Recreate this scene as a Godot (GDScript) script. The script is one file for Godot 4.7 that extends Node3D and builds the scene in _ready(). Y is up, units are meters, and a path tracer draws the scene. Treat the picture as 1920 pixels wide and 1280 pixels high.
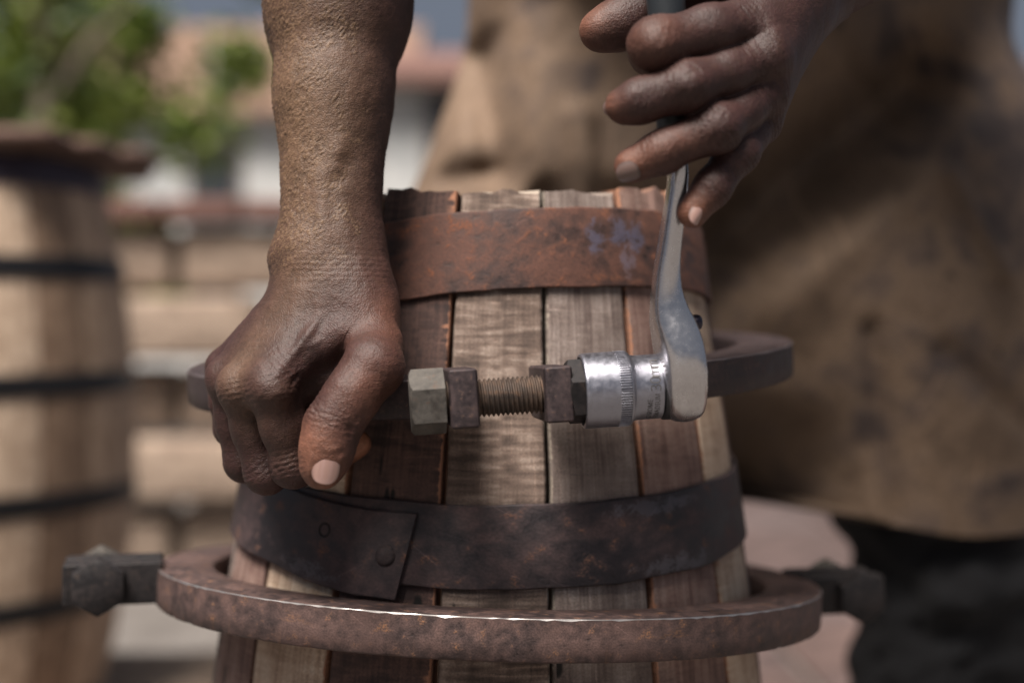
extends Node3D
# A cooper tightens a clamp ring round a half-raised barrel. World: metres, y up, the ground at y = 0.

const AXIS := Vector3(-0.0149, 0.0, -0.978)      # where the barrel stands
var T0 := 0

# ---------------------------------------------------------------- geometry collector
class Geo:
	var v := PackedVector3Array()
	var uv := PackedVector2Array()
	var col := PackedColorArray()
	var idx := PackedInt32Array()

	func p(a: Vector3, t := Vector2.ZERO, c := Color.WHITE) -> int:
		v.append(a); uv.append(t); col.append(c)
		return v.size() - 1

	func tri(a: int, b: int, c: int) -> void:
		idx.append(a); idx.append(b); idx.append(c)

	func quad(a: int, b: int, c: int, d: int) -> void:   # counter-clockwise seen from outside; stored clockwise
		tri(a, c, b); tri(a, d, c)

	func face(a: Vector3, b: Vector3, c: Vector3, d: Vector3, u := Vector2(1, 1)) -> void:
		quad(p(a), p(b, Vector2(u.x, 0)), p(c, u), p(d, Vector2(0, u.y)))

	# rows of points, joined into a skin; closed joins the last column to the first
	func skin(rows: Array, closed: bool, uvs: Array = [], cols: Array = []) -> void:
		var base := []
		for i in rows.size():
			var r = rows[i]
			base.append(v.size())
			for j in r.size():
				v.append(r[j])
				uv.append(uvs[i][j] if uvs.size() else Vector2(float(j) / maxf(1.0, r.size() - 1), float(i) / maxf(1.0, rows.size() - 1)))
				col.append(cols[i][j] if cols.size() else Color.WHITE)
		for i in rows.size() - 1:
			var n: int = rows[i].size()
			for j in (n if closed else n - 1):
				var k: int = (j + 1) % n
				quad(base[i] + j, base[i] + k, base[i + 1] + k, base[i + 1] + j)

	func fan(r, flip := false) -> void:
		var c := Vector3.ZERO
		for q in r: c += q
		c /= r.size()
		var b := p(c)
		var s := v.size()
		for q in r: p(q)
		for j in r.size():
			var k: int = (j + 1) % r.size()
			if flip: tri(b, s + j, s + k)
			else: tri(b, s + k, s + j)

	# box with small bevels
	func box(t: Transform3D, size: Vector3, bev := 0.002) -> void:
		var h := size * 0.5
		bev = minf(bev, minf(h.x, minf(h.y, h.z)) * 0.9)
		var ids := {}
		for sx in [-1, 1]:
			for sy in [-1, 1]:
				for sz in [-1, 1]:
					var s := Vector3(sx, sy, sz)
					for ax in 3:
						var q := h * s
						for o in 3:
							if o != ax: q[o] -= bev * s[o]
						var w := Vector2(q.x / size.x + 0.5, q.y / size.y + 0.5) if ax == 2 else (Vector2(q.z / size.z + 0.5, q.y / size.y + 0.5) if ax == 0 else Vector2(q.x / size.x + 0.5, q.z / size.z + 0.5))
						ids[[sx, sy, sz, ax]] = p(t * q, w)
		var put := func(a, b, c, d, out: Vector3):
			var n := (v[b] - v[a]).cross(v[d] - v[a])
			if n.dot(t.basis * out) >= 0: quad(a, b, c, d)
			else: quad(a, d, c, b)
		for ax in 3:
			var o1 := (ax + 1) % 3
			var o2 := (ax + 2) % 3
			for s in [-1, 1]:
				var k := []
				for m in [[-1, -1], [1, -1], [1, 1], [-1, 1]]:
					var key := [0, 0, 0, ax]
					key[ax] = s; key[o1] = m[0]; key[o2] = m[1]
					k.append(ids[key])
				var out := Vector3.ZERO
				out[ax] = s
				put.call(k[0], k[1], k[2], k[3], out)
			for s1 in [-1, 1]:
				for s2 in [-1, 1]:
					var k := []
					for m in [[-1, o1], [1, o1], [1, o2], [-1, o2]]:
						var key := [0, 0, 0, m[1]]
						key[ax] = m[0]; key[o1] = s1; key[o2] = s2
						k.append(ids[key])
					var out := Vector3.ZERO
					out[o1] = s1; out[o2] = s2
					put.call(k[0], k[1], k[2], k[3], out)
		for sx in [-1, 1]:
			for sy in [-1, 1]:
				for sz in [-1, 1]:
					var a: int = ids[[sx, sy, sz, 0]]
					var b: int = ids[[sx, sy, sz, 1]]
					var c: int = ids[[sx, sy, sz, 2]]
					if sx * sy * sz > 0: tri(a, c, b)
					else: tri(a, b, c)

	# a body of revolution round the y axis of t: profile of (radius, height), from bottom to top; sharp corners by repeating a point
	func lathe(t: Transform3D, prof: Array, n := 32, shape = null) -> void:
		var rows := []
		var uvs := []
		for i in prof.size():
			var r := []
			var w := []
			for j in n + 1:
				var a := TAU * j / n
				var q := Vector3(sin(a) * prof[i].x, prof[i].y, cos(a) * prof[i].x)
				if shape != null: q = shape.call(q, a, i)
				r.append(t * q)
				w.append(Vector2(float(j) / n, float(i) / maxf(1, prof.size() - 1)))
			rows.append(r); uvs.append(w)
		var run := 0
		for i in range(1, prof.size() + 1):
			if i == prof.size() or prof[i].is_equal_approx(prof[i - 1]):
				skin(rows.slice(run, i), false, uvs.slice(run, i))
				run = i

	func tube(pts: Array, radii: Array, n := 12, cap := true) -> void:
		var rows := []
		var side := Vector3.ZERO
		for i in pts.size():
			var d: Vector3 = (pts[mini(i + 1, pts.size() - 1)] - pts[maxi(i - 1, 0)]).normalized()
			if side == Vector3.ZERO: side = d.cross(Vector3(0.31, 0.2, 0.93)).normalized()
			side = (side - d * side.dot(d)).normalized()
			var up := d.cross(side)
			var r := []
			for j in n:
				var a := TAU * j / n
				r.append(pts[i] + (side * cos(a) + up * sin(a)) * radii[i])
			rows.append(r)
		skin(rows, true)
		if cap:
			fan(rows[0], true); fan(rows[-1])

	func normals() -> PackedVector3Array:
		var n := PackedVector3Array()
		n.resize(v.size())
		for k in range(0, idx.size(), 3):
			var a := idx[k]
			var b := idx[k + 1]
			var c := idx[k + 2]
			var f := (v[c] - v[a]).cross(v[b] - v[a])
			n[a] += f; n[b] += f; n[c] += f
		for k in n.size(): n[k] = n[k].normalized()
		return n

	# joins the normals of points at the same place (seams of closed skins)
	func weld(n: PackedVector3Array, least := 0.6) -> PackedVector3Array:
		var at := {}
		for k in v.size():
			var key := Vector3i((v[k] * 20000.0).round())
			if not at.has(key): at[key] = []
			at[key].append(k)
		var out := n.duplicate()
		for key in at:
			var l: Array = at[key]
			if l.size() < 2: continue
			for a in l:
				var s := Vector3.ZERO
				for b in l:
					if n[a].dot(n[b]) > least: s += n[b]
				out[a] = s.normalized()
		return out

	func arrays(least := 0.6) -> Array:
		var a := []
		a.resize(Mesh.ARRAY_MAX)
		a[Mesh.ARRAY_VERTEX] = v
		a[Mesh.ARRAY_NORMAL] = weld(normals(), least) if v.size() < 60000 else normals()
		a[Mesh.ARRAY_TEX_UV] = uv
		a[Mesh.ARRAY_COLOR] = col
		a[Mesh.ARRAY_INDEX] = idx
		return a

# ---------------------------------------------------------------- scene tree helpers
func obj(called: String, g, m: Material, parent: Node = self, kind := "") -> MeshInstance3D:
	var mesh := ArrayMesh.new()
	var list: Array = g if g is Array else [[g, m]]
	for e in list:
		mesh.add_surface_from_arrays(Mesh.PRIMITIVE_TRIANGLES, e[0].arrays())
		mesh.surface_set_material(mesh.get_surface_count() - 1, e[1])
	return inst(called, mesh, parent, kind)

func inst(called: String, mesh: Mesh, parent: Node = self, kind := "") -> MeshInstance3D:
	var o := MeshInstance3D.new()
	o.mesh = mesh
	o.name = free_name(called, parent)
	if kind: o.set_meta("kind", kind)
	parent.add_child(o, true)
	return o

func free_name(called: String, parent: Node) -> String:
	if not parent.has_node(called): return called
	var k := 1
	while parent.has_node("%s_%03d" % [called, k]): k += 1
	return "%s_%03d" % [called, k]

func thing(called: String, label: String, category: String, at := Vector3.ZERO, group := "") -> Node3D:
	var o := Node3D.new()
	o.name = free_name(called, self)
	add_child(o, true)
	o.position = at
	tag(o, label, category, group)
	return o

func tag(o: Node, label: String, category: String, group := "") -> void:
	o.set_meta("label", label); o.set_meta("category", category)
	if group: o.set_meta("group", group)

# ---------------------------------------------------------------- textures and materials
func noise(seed_: int, freq: float, oct := 4, type := FastNoiseLite.TYPE_SIMPLEX_SMOOTH) -> FastNoiseLite:
	var n := FastNoiseLite.new()
	n.seed = seed_; n.frequency = freq; n.noise_type = type
	n.fractal_octaves = oct
	if oct < 2: n.fractal_type = FastNoiseLite.FRACTAL_NONE
	return n

func nbytes(w: int, h: int, n: FastNoiseLite, sw := 1, sh := 1) -> PackedByteArray:   # noise stretched by sw, sh
	var im := n.get_seamless_image(maxi(4, w / sw), maxi(4, h / sh))
	if sw > 1 or sh > 1: im.resize(w, h, Image.INTERPOLATE_CUBIC)
	im.convert(Image.FORMAT_L8)
	return im.get_data()

func tex(w: int, h: int, data: PackedByteArray, grey := false) -> ImageTexture:
	return ImageTexture.create_from_image(Image.create_from_data(w, h, false, Image.FORMAT_L8 if grey else Image.FORMAT_RGB8, data))

func lin(r: float, g: float, b: float) -> Color:
	return Color(r, g, b).linear_to_srgb()

func mat(c: Color, rough := 0.8, metal := 0.0) -> StandardMaterial3D:
	var m := StandardMaterial3D.new()
	m.albedo_color = c; m.roughness = rough; m.metallic = metal
	return m

func tri(m: StandardMaterial3D, s: float) -> StandardMaterial3D:
	m.uv1_triplanar = true
	m.uv1_scale = Vector3.ONE * s
	return m

func bump(m: StandardMaterial3D, t: Texture2D, cm: float) -> StandardMaterial3D:
	m.heightmap_enabled = true
	m.heightmap_texture = t; m.heightmap_scale = cm
	return m

# rust on iron: dark scale, a brown bloom, orange flecks and pits; returns [colour, height, roughness]
func rust_maps(sd: int, dark: Color, mid: Color, orange: Color, bloom: float, fleck: float, w := 512, hh := 512, paint: Array = []) -> Array:
	var a := nbytes(w, hh, noise(sd, 0.008, 4))
	var b := nbytes(w, hh, noise(sd + 1, 0.035, 4))
	var c := nbytes(w, hh, noise(sd + 2, 0.2, 2))
	var d := nbytes(w, hh, noise(sd + 3, 0.016, 3))
	var o := PackedByteArray(); o.resize(w * hh * 3)
	var ht := PackedByteArray(); ht.resize(w * hh)
	var ro := PackedByteArray(); ro.resize(w * hh)
	for k in w * hh:
		var fa := a[k] / 255.0
		var fb := b[k] / 255.0
		var fc := c[k] / 255.0
		var fd := d[k] / 255.0
		var t := clampf((fa * 0.6 + fb * 0.4 - 0.5 + bloom * 0.5) * 2.4, 0.0, 1.0)
		var e := clampf((fd * 0.5 + fb * 0.5 - 0.66 + fleck * 0.2) * 7.0, 0.0, 1.0) * clampf((fc - 0.3) * 2.5, 0.0, 1.0)
		var pit := clampf((0.17 - fb) * 6.0, 0.0, 1.0)
		var g := (0.70 + fc * 0.42 + fb * 0.18) * (1.0 - pit * 0.4)
		var r_ := lerpf(lerpf(dark.r, mid.r, t), orange.r, e) * g
		var g_ := lerpf(lerpf(dark.g, mid.g, t), orange.g, e) * g
		var b_ := lerpf(lerpf(dark.b, mid.b, t), orange.b, e) * g
		for q in paint:
			var px: float = (float(k % w) / w - q[0]) / q[2]
			var py: float = (float(k / w) / hh - q[1]) / q[3]
			var s: float = 1.0 - px * px - py * py
			if s > -0.6:
				var al := clampf((s + (fb - 0.5) * 2.6 + (fc - 0.5) * 2.2) * 0.9, 0.0, 0.7)
				r_ = lerpf(r_, q[4].r, al); g_ = lerpf(g_, q[4].g, al); b_ = lerpf(b_, q[4].b, al)
		o[k * 3] = clampi(int(r_ * 255.0), 0, 255)
		o[k * 3 + 1] = clampi(int(g_ * 255.0), 0, 255)
		o[k * 3 + 2] = clampi(int(b_ * 255.0), 0, 255)
		ht[k] = clampi(int(110.0 + fc * 55.0 + fb * 60.0 - pit * 90.0 + e * 30.0), 0, 255)
		ro[k] = clampi(int((0.5 + 0.25 * t + 0.2 * e + (fc - 0.5) * 0.2) * 255.0), 0, 255)
	var rng := RandomNumberGenerator.new()
	rng.seed = sd * 3 + 5
	for i in w * hh / 9000:      # scratches down to brighter iron
		var x := rng.randf() * w
		var y := rng.randf() * hh
		var slope := rng.randf_range(-1.2, 1.2)
		var len_ := rng.randf_range(8, 60)
		var up := rng.randf_range(0.15, 0.5)
		for q in int(len_):
			var at := (int(y + q * slope) % hh + hh) % hh * w + int(x + q) % w
			var fade := sin(PI * q / len_) * up
			for ch in 3: o[at * 3 + ch] = clampi(int(o[at * 3 + ch] * (1.0 + fade)) + int(fade * 14.0), 0, 255)
			ro[at] = int(ro[at] * (1.0 - 0.3 * fade))
	return [tex(w, hh, o), tex(w, hh, ht, true), tex(w, hh, ro, true)]

func rust_mat(maps: Array, s: float, relief: float, metal := 0.25) -> StandardMaterial3D:
	var m := mat(Color.WHITE, 1.0, metal)
	m.albedo_texture = maps[0]
	m.roughness_texture = maps[2]
	bump(m, maps[1], relief)
	if s > 0: tri(m, s)
	return m

# split oak: grain along v, saw marks across, stain, and edges of their own colour; returns [colour, height]
func wood_maps(sd: int, dark: Color, mid: Color, light: Color, saw: float, stain: Color, stain_at: float, le: Color, re: Color, lw := 0.04, rw := 0.04) -> Array:
	var w := 192
	var h := 1024
	var g1 := nbytes(w, h, noise(sd, 0.14, 3), 1, 30)
	var g2 := nbytes(w, h, noise(sd + 1, 0.02, 4), 1, 5)
	var s1 := nbytes(w, h, noise(sd + 2, 0.075, 5), 9, 1)
	var n1 := nbytes(w, h, noise(sd + 3, 0.012, 4))
	var f1 := nbytes(w, h, noise(sd + 4, 0.3, 2))
	var o := PackedByteArray(); o.resize(w * h * 3)
	var ht := PackedByteArray(); ht.resize(w * h)
	var k := 0
	for y in h:
		for x in w:
			var a := g1[k] / 255.0
			var b := g2[k] / 255.0
			var s := s1[k] / 255.0
			var n := n1[k] / 255.0
			var f := f1[k] / 255.0
			var t := clampf(0.5 + (a - 0.5) * 0.95 * (1.0 - saw) + (b - 0.5) * 0.45 + (s - 0.5) * saw * 1.3 + (n - 0.5) * 0.75, 0.0, 1.0)
			var c := dark.lerp(mid, t * 2.0) if t < 0.5 else mid.lerp(light, t * 2.0 - 1.0)
			var st := clampf((n * 0.5 + s * 0.3 + b * 0.2 - 1.0 + stain_at) * 4.0, 0.0, 1.0)
			c = c.lerp(stain, st * 0.85)
			var u := float(x) / w + (n - 0.5) * 0.16 + (s - 0.5) * 0.14
			if u < lw: c = c.lerp(le, clampf((lw - u) / 0.03, 0.0, 1.0))
			if u > 1.0 - rw: c = c.lerp(re, clampf((u - 1.0 + rw) / 0.03, 0.0, 1.0))
			var q := 0.76 + f * 0.48
			o[k * 3] = clampi(int(c.r * q * 255.0), 0, 255)
			o[k * 3 + 1] = clampi(int(c.g * q * 255.0), 0, 255)
			o[k * 3 + 2] = clampi(int(c.b * q * 255.0), 0, 255)
			ht[k] = clampi(int(70.0 + a * 60.0 + s * saw * 90.0 + f * 35.0 + b * 30.0), 0, 255)
			k += 1
	var rng := RandomNumberGenerator.new()
	rng.seed = sd * 7 + 1
	for i in 260:        # scratches: most of them saw marks across, some along
		var across := rng.randf() < 0.72
		var x := rng.randf() * w
		var y := rng.randf() * h
		var len_ := rng.randf_range(12, 90) if across else rng.randf_range(30, 200)
		var lightness := rng.randf_range(-0.35, 0.45) * (0.5 + saw * 0.6)
		var slope := rng.randf_range(-0.06, 0.06)
		for q in int(len_):
			var xx := int(x + (q if across else q * slope)) % w
			var yy := int(y + (q * slope if across else q)) % h
			var at := yy * w + xx
			var fade := sin(PI * q / len_) * lightness
			for ch in 3: o[at * 3 + ch] = clampi(int(o[at * 3 + ch] * (1.0 + fade)), 0, 255)
			ht[at] = clampi(ht[at] - int(absf(fade) * 90.0), 0, 255)
	for i in 4:          # small knots and nail marks
		var x := rng.randi_range(20, w - 20)
		var y := rng.randi_range(0, h - 1)
		var rx := rng.randf_range(2.0, 5.0)
		var ry := rng.randf_range(6.0, 16.0)
		for dy in range(-24, 25):
			for dx in range(-9, 10):
				var s := 1.0 - pow(dx / rx, 2.0) - pow(dy / ry, 2.0)
				if s < -0.8: continue
				var at: int = posmod(y + dy, h) * w + posmod(x + dx, w)
				var sh := 1.0 - clampf(s + 0.8, 0.0, 1.0) * 0.75
				for ch in 3: o[at * 3 + ch] = int(o[at * 3 + ch] * sh)
				ht[at] = int(ht[at] * (0.5 + sh * 0.5))
	return [tex(w, h, o), tex(w, h, ht, true)]

func wood_mat(maps: Array, relief := 0.06, rough := 0.85) -> StandardMaterial3D:
	var m := mat(Color.WHITE, rough)
	m.albedo_texture = maps[0]
	bump(m, maps[1], relief)
	return m

# mottled plain surfaces
func mottle(sd: int, w: int, c0: Color, c1: Color, f1: float, f2: float, fine: float) -> Array:
	var a := nbytes(w, w, noise(sd, f1, 4))
	var b := nbytes(w, w, noise(sd + 1, f2, 3))
	var o := PackedByteArray(); o.resize(w * w * 3)
	for k in w * w:
		var c := c0.lerp(c1, clampf((a[k] / 255.0 - 0.5) * 1.8 + 0.5, 0.0, 1.0))
		var q := 1.0 + (b[k] / 255.0 - 0.5) * fine
		o[k * 3] = clampi(int(c.r * q * 255.0), 0, 255)
		o[k * 3 + 1] = clampi(int(c.g * q * 255.0), 0, 255)
		o[k * 3 + 2] = clampi(int(c.b * q * 255.0), 0, 255)
	return [tex(w, w, o), tex(w, w, b, true)]

# ---------------------------------------------------------------- bodies: a field of joined tapered bones, meshed by surface nets
class Field:
	var a := PackedVector3Array()
	var d := PackedVector3Array()
	var inv := PackedFloat32Array()
	var ra := PackedFloat32Array()
	var rd := PackedFloat32Array()
	var grp := PackedInt32Array()
	var kk := PackedFloat32Array()
	var k_join := 0.006      # a finger to the palm
	var k_side := 0.0007     # finger to finger
	var deep := 2.1
	var bumps := []          # [from, to, width, height]: tendons and veins (+), creases (-)
	var joints := []         # [centre, along, reach, height, spacing, towards]: the fine folds over a knuckle
	var tints := []          # [from, to, width, colour, share]
	var base := Color(0.1, 0.06, 0.045)
	var grain = null  # more displacement at a point
	var shade = null  # more colour at a point

	func bone(p: Vector3, q: Vector3, r0: float, r1: float, g := 0, k := 0.012) -> void:
		a.append(p); d.append(q - p)
		inv.append(1.0 / maxf(1e-9, (q - p).length_squared()))
		ra.append(r0); rd.append(r1 - r0); grp.append(g); kk.append(k)

	func chain(pts: Array, radii: Array, g := 0, k := 0.006) -> void:
		for i in pts.size() - 1: bone(pts[i], pts[i + 1], radii[i], radii[i + 1], g, k)

	func mesh(g: Geo, lo: Vector3, hi: Vector3, cell: float) -> void:
		var o := (lo / cell).floor() * cell      # one lattice for every grid with this cell
		var nb := Vector3i(((hi - o) / (cell * 8.0)).ceil())
		var n := nb * 8 + Vector3i.ONE
		var sy := n.x
		var sz := n.x * n.y
		var val := PackedFloat32Array(); val.resize(n.x * n.y * n.z); val.fill(1.0)
		var vid := PackedInt32Array(); vid.resize(n.x * n.y * n.z); vid.fill(-1)
		var done := []
		var most := 0
		for q in grp: most = maxi(most, q)
		var gd := PackedFloat32Array(); gd.resize(most + 1)
		var half := cell * 8.0 * 0.8661
		for bz in nb.z:
			for by in nb.y:
				for bx in nb.x:
					var c := o + Vector3(bx * 8 + 4, by * 8 + 4, bz * 8 + 4) * cell
					var near := PackedInt32Array()
					var least := 1e3
					for i in a.size():
						var w := c - a[i]
						var t := clampf(w.dot(d[i]) * inv[i], 0.0, 1.0)
						var e := (w - d[i] * t).length() - ra[i] - rd[i] * t
						if e < half + 0.03: near.append(i)
						least = minf(least, e)
					if near.is_empty() or least > half + 0.012 or least < -half - 0.02:
						if least < -half - 0.02:
							for z in 9:
								for y in 9:
									var k := bx * 8 + (by * 8 + y) * sy + (bz * 8 + z) * sz
									for x in 9: val[k + x] = minf(val[k + x], -0.5)
						continue
					done.append(Vector3i(bx, by, bz))
					for z in 9:
						for y in 9:
							var k := bx * 8 + (by * 8 + y) * sy + (bz * 8 + z) * sz
							var p := o + Vector3(bx * 8, by * 8 + y, bz * 8 + z) * cell
							for x in 9:
								gd.fill(1.0)
								for i in near:
									var w := p - a[i]
									var t := clampf(w.dot(d[i]) * inv[i], 0.0, 1.0)
									var e := (w - d[i] * t).length() - ra[i] - rd[i] * t
									var q := grp[i]
									var f := gd[q]
									var h := kk[i] - absf(e - f)
									if h > 0.0: gd[q] = minf(e, f) - h * h * 0.25 / kk[i]
									elif e < f: gd[q] = e
								var palm := gd[0]
								var r := palm
								for q in range(1, most + 1):
									var f := gd[q]
									if f > 0.05: continue
									var h := k_join - absf(f - palm)
									if h > 0.0: f = minf(f, palm) - h * h * 0.25 / k_join
									elif palm < f: f = palm
									h = k_side - absf(f - r)
									if h > 0.0: r = minf(f, r) - h * h * 0.25 / k_side
									elif f < r: r = f
								val[k + x] = r
								p.x += cell
		# one vertex in each crossed cell
		var first := g.v.size()
		var off := [0, 1, sy, sy + 1, sz, sz + 1, sz + sy, sz + sy + 1]
		var edges := [[0, 1], [2, 3], [4, 5], [6, 7], [0, 2], [1, 3], [4, 6], [5, 7], [0, 4], [1, 5], [2, 6], [3, 7]]
		var cor := [Vector3(0, 0, 0), Vector3(1, 0, 0), Vector3(0, 1, 0), Vector3(1, 1, 0), Vector3(0, 0, 1), Vector3(1, 0, 1), Vector3(0, 1, 1), Vector3(1, 1, 1)]
		var f8 := PackedFloat32Array(); f8.resize(8)
		for b in done:
			for z in 8:
				for y in 8:
					var k: int = b.x * 8 + (b.y * 8 + y) * sy + (b.z * 8 + z) * sz
					for x in 8:
						var s := 0
						for i in 8:
							f8[i] = val[k + off[i]]
							if f8[i] < 0.0: s += 1
						if s > 0 and s < 8:
							var m := Vector3.ZERO
							var cnt := 0
							for e in edges:
								var u: float = f8[e[0]]
								var w: float = f8[e[1]]
								if (u < 0.0) != (w < 0.0):
									m += cor[e[0]].lerp(cor[e[1]], u / (u - w))
									cnt += 1
							vid[k] = g.v.size()
							g.v.append(o + (Vector3(b.x * 8 + x, b.y * 8 + y, b.z * 8 + z) + m / cnt) * cell)
							g.uv.append(Vector2.ZERO); g.col.append(base)
						k += 1
		for b in done:
			for z in 8:
				for y in 8:
					for x in 8:
						var k: int = b.x * 8 + x + (b.y * 8 + y) * sy + (b.z * 8 + z) * sz
						if vid[k] < 0: continue
						var inn := val[k] < 0.0
						if (b.y > 0 or y > 0) and (b.z > 0 or z > 0) and inn != (val[k + 1] < 0.0): quad4(g, vid[k], vid[k - sy], vid[k - sy - sz], vid[k - sz], inn)
						if (b.x > 0 or x > 0) and (b.z > 0 or z > 0) and inn != (val[k + sy] < 0.0): quad4(g, vid[k], vid[k - sz], vid[k - 1 - sz], vid[k - 1], inn)
						if (b.x > 0 or x > 0) and (b.y > 0 or y > 0) and inn != (val[k + sz] < 0.0): quad4(g, vid[k], vid[k - 1], vid[k - 1 - sy], vid[k - sy], inn)
		finish(g, first)

	func quad4(g: Geo, p0: int, p1: int, p2: int, p3: int, inn: bool) -> void:
		if p0 < 0 or p1 < 0 or p2 < 0 or p3 < 0: return
		if inn: g.quad(p0, p1, p2, p3)
		else: g.quad(p0, p3, p2, p1)

	# creases, tendons and colour, then the grain of the skin
	func finish(g: Geo, first: int) -> void:
		var nor := PackedVector3Array(); nor.resize(g.v.size())
		for k in range(0, g.idx.size(), 3):
			var i := g.idx[k]
			if i < first: continue
			var j := g.idx[k + 1]
			var l := g.idx[k + 2]
			var f := (g.v[l] - g.v[i]).cross(g.v[j] - g.v[i])
			nor[i] += f; nor[j] += f; nor[l] += f
		for k in range(first, g.v.size()):
			var p := g.v[k]
			var nn := nor[k].normalized()
			var off := 0.0
			for e in bumps:
				var pa: Vector3 = p - e[0]
				var w: float = e[2]
				var ba: Vector3 = e[1] - e[0]
				var t := clampf(pa.dot(ba) / maxf(1e-9, ba.length_squared()), 0.0, 1.0)
				var q := (pa - ba * t).length_squared() / (w * w)
				if q < 6.0: off += e[3] * deep * exp(-q) * ((0.35 + 0.65 * sin(PI * clampf(t, 0.08, 0.92))) if ba.length_squared() > 4.0 * w * w else 1.0)
			for e in joints:
				var pa: Vector3 = p - e[0]
				if pa.length_squared() > 0.0009: continue
				var t: float = pa.dot(e[1])
				var face: float = clampf(nn.dot(e[5]) * 1.6, 0.0, 1.0)
				var wob: float = 0.35 * sin(pa.y * 900.0 + pa.x * 700.0) + 0.3 * sin(pa.z * 1300.0 - pa.x * 500.0)
				off -= e[3] * face * exp(-pow(t / e[2], 2.0)) * pow(0.5 + 0.5 * cos(TAU * t / e[4] + wob * 2.0), 2.0)
			var c := base
			for e in tints:
				var pa: Vector3 = p - e[0]
				var w: float = e[2]
				var ba: Vector3 = e[1] - e[0]
				var t := clampf(pa.dot(ba) / maxf(1e-9, ba.length_squared()), 0.0, 1.0)
				var q := (pa - ba * t).length_squared() / (w * w)
				if q < 6.0: c = c.lerp(e[3], e[4] * exp(-q))
			if shade != null: c = shade.call(p, nn, c)
			if grain != null: off += grain.call(p, nn)
			g.v[k] = p + nn * off
			g.col[k] = c

# ---------------------------------------------------------------- small makers
func tilt(sx: float, back: float) -> Basis:      # a level plane, raised by sx towards +x and by back towards -z
	var y := Vector3(-sx, 1.0, back).normalized()
	var x := Vector3(1.0, sx, 0.0).normalized()
	return Basis(x, y, x.cross(y).normalized())

func along(at: Vector3, dir: Vector3, front := Vector3(0, 0, 1)) -> Transform3D:   # y runs along dir, z as near front as it can
	var y := dir.normalized()
	var x := y.cross(front).normalized()
	return Transform3D(Basis(x, y, x.cross(y).normalized()), at)

func stave_radius(y: float) -> float:
	var ys := [0.0, 0.12, 0.30, 0.42, 0.526, 0.66, 0.82, 0.90]
	var rs := [0.150, 0.172, 0.196, 0.1955, 0.1855, 0.1655, 0.1395, 0.1260]
	for i in ys.size() - 1:
		if y <= ys[i + 1]:
			return cubic_interpolate(rs[i], rs[i + 1], rs[maxi(0, i - 1)] if i > 0 else 0.13, rs[mini(i + 2, 7)], clampf((y - ys[i]) / (ys[i + 1] - ys[i]), 0.0, 1.0))
	return rs[7]

# one stave: bent along the profile, rounded edges, its own ragged top
func stave_geo(a0: float, a1: float, y0: float, y1: float, prof: Callable, thick: float, sd: int, rag := 0.002, u0 := 0.0, u1 := 1.0, vs := 0.43, steps := 30) -> Geo:
	var g := Geo.new()
	var n := noise(sd, 40.0, 2)
	var rows := []
	var uvs := []
	var m := 8
	for i in steps + 1:
		var y := lerpf(y0, y1, float(i) / steps)
		var R: float = prof.call(y)
		var r := []
		var w := []
		var edge := 0.0016 / R
		var sway := n.get_noise_2d(y * 0.4, 3.0) * 0.0012 / R
		for j in m + 1:
			var f := float(j) / m
			var a := lerpf(a0 + sway, a1 + sway * 0.6, f)
			var rr := R + n.get_noise_2d(f * 0.4, y) * 0.0005
			if j == 0 or j == m: rr -= 0.0014
			elif j == 1 or j == m - 1: a = (a0 + sway + edge) if j == 1 else (a1 + sway * 0.6 - edge)
			var yy := y
			if i == steps: yy += n.get_noise_2d(f * 0.35, 9.0) * rag
			r.append(Vector3(sin(a) * rr, yy, cos(a) * rr))
			w.append(Vector2(lerpf(u0, u1, f), yy / vs))
		# sides and back
		for e in [[a1 - 0.004, 0.985], [a0 + 0.004, 0.015]]:
			r.append(Vector3(sin(e[0]) * (R - thick), r[0].y if i == steps else y, cos(e[0]) * (R - thick)))
			w.append(Vector2(e[1], y / vs))
		rows.append(r); uvs.append(w)
	g.skin(rows, true, uvs)
	g.fan(rows[0], true); g.fan(rows[-1])
	return g

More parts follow.
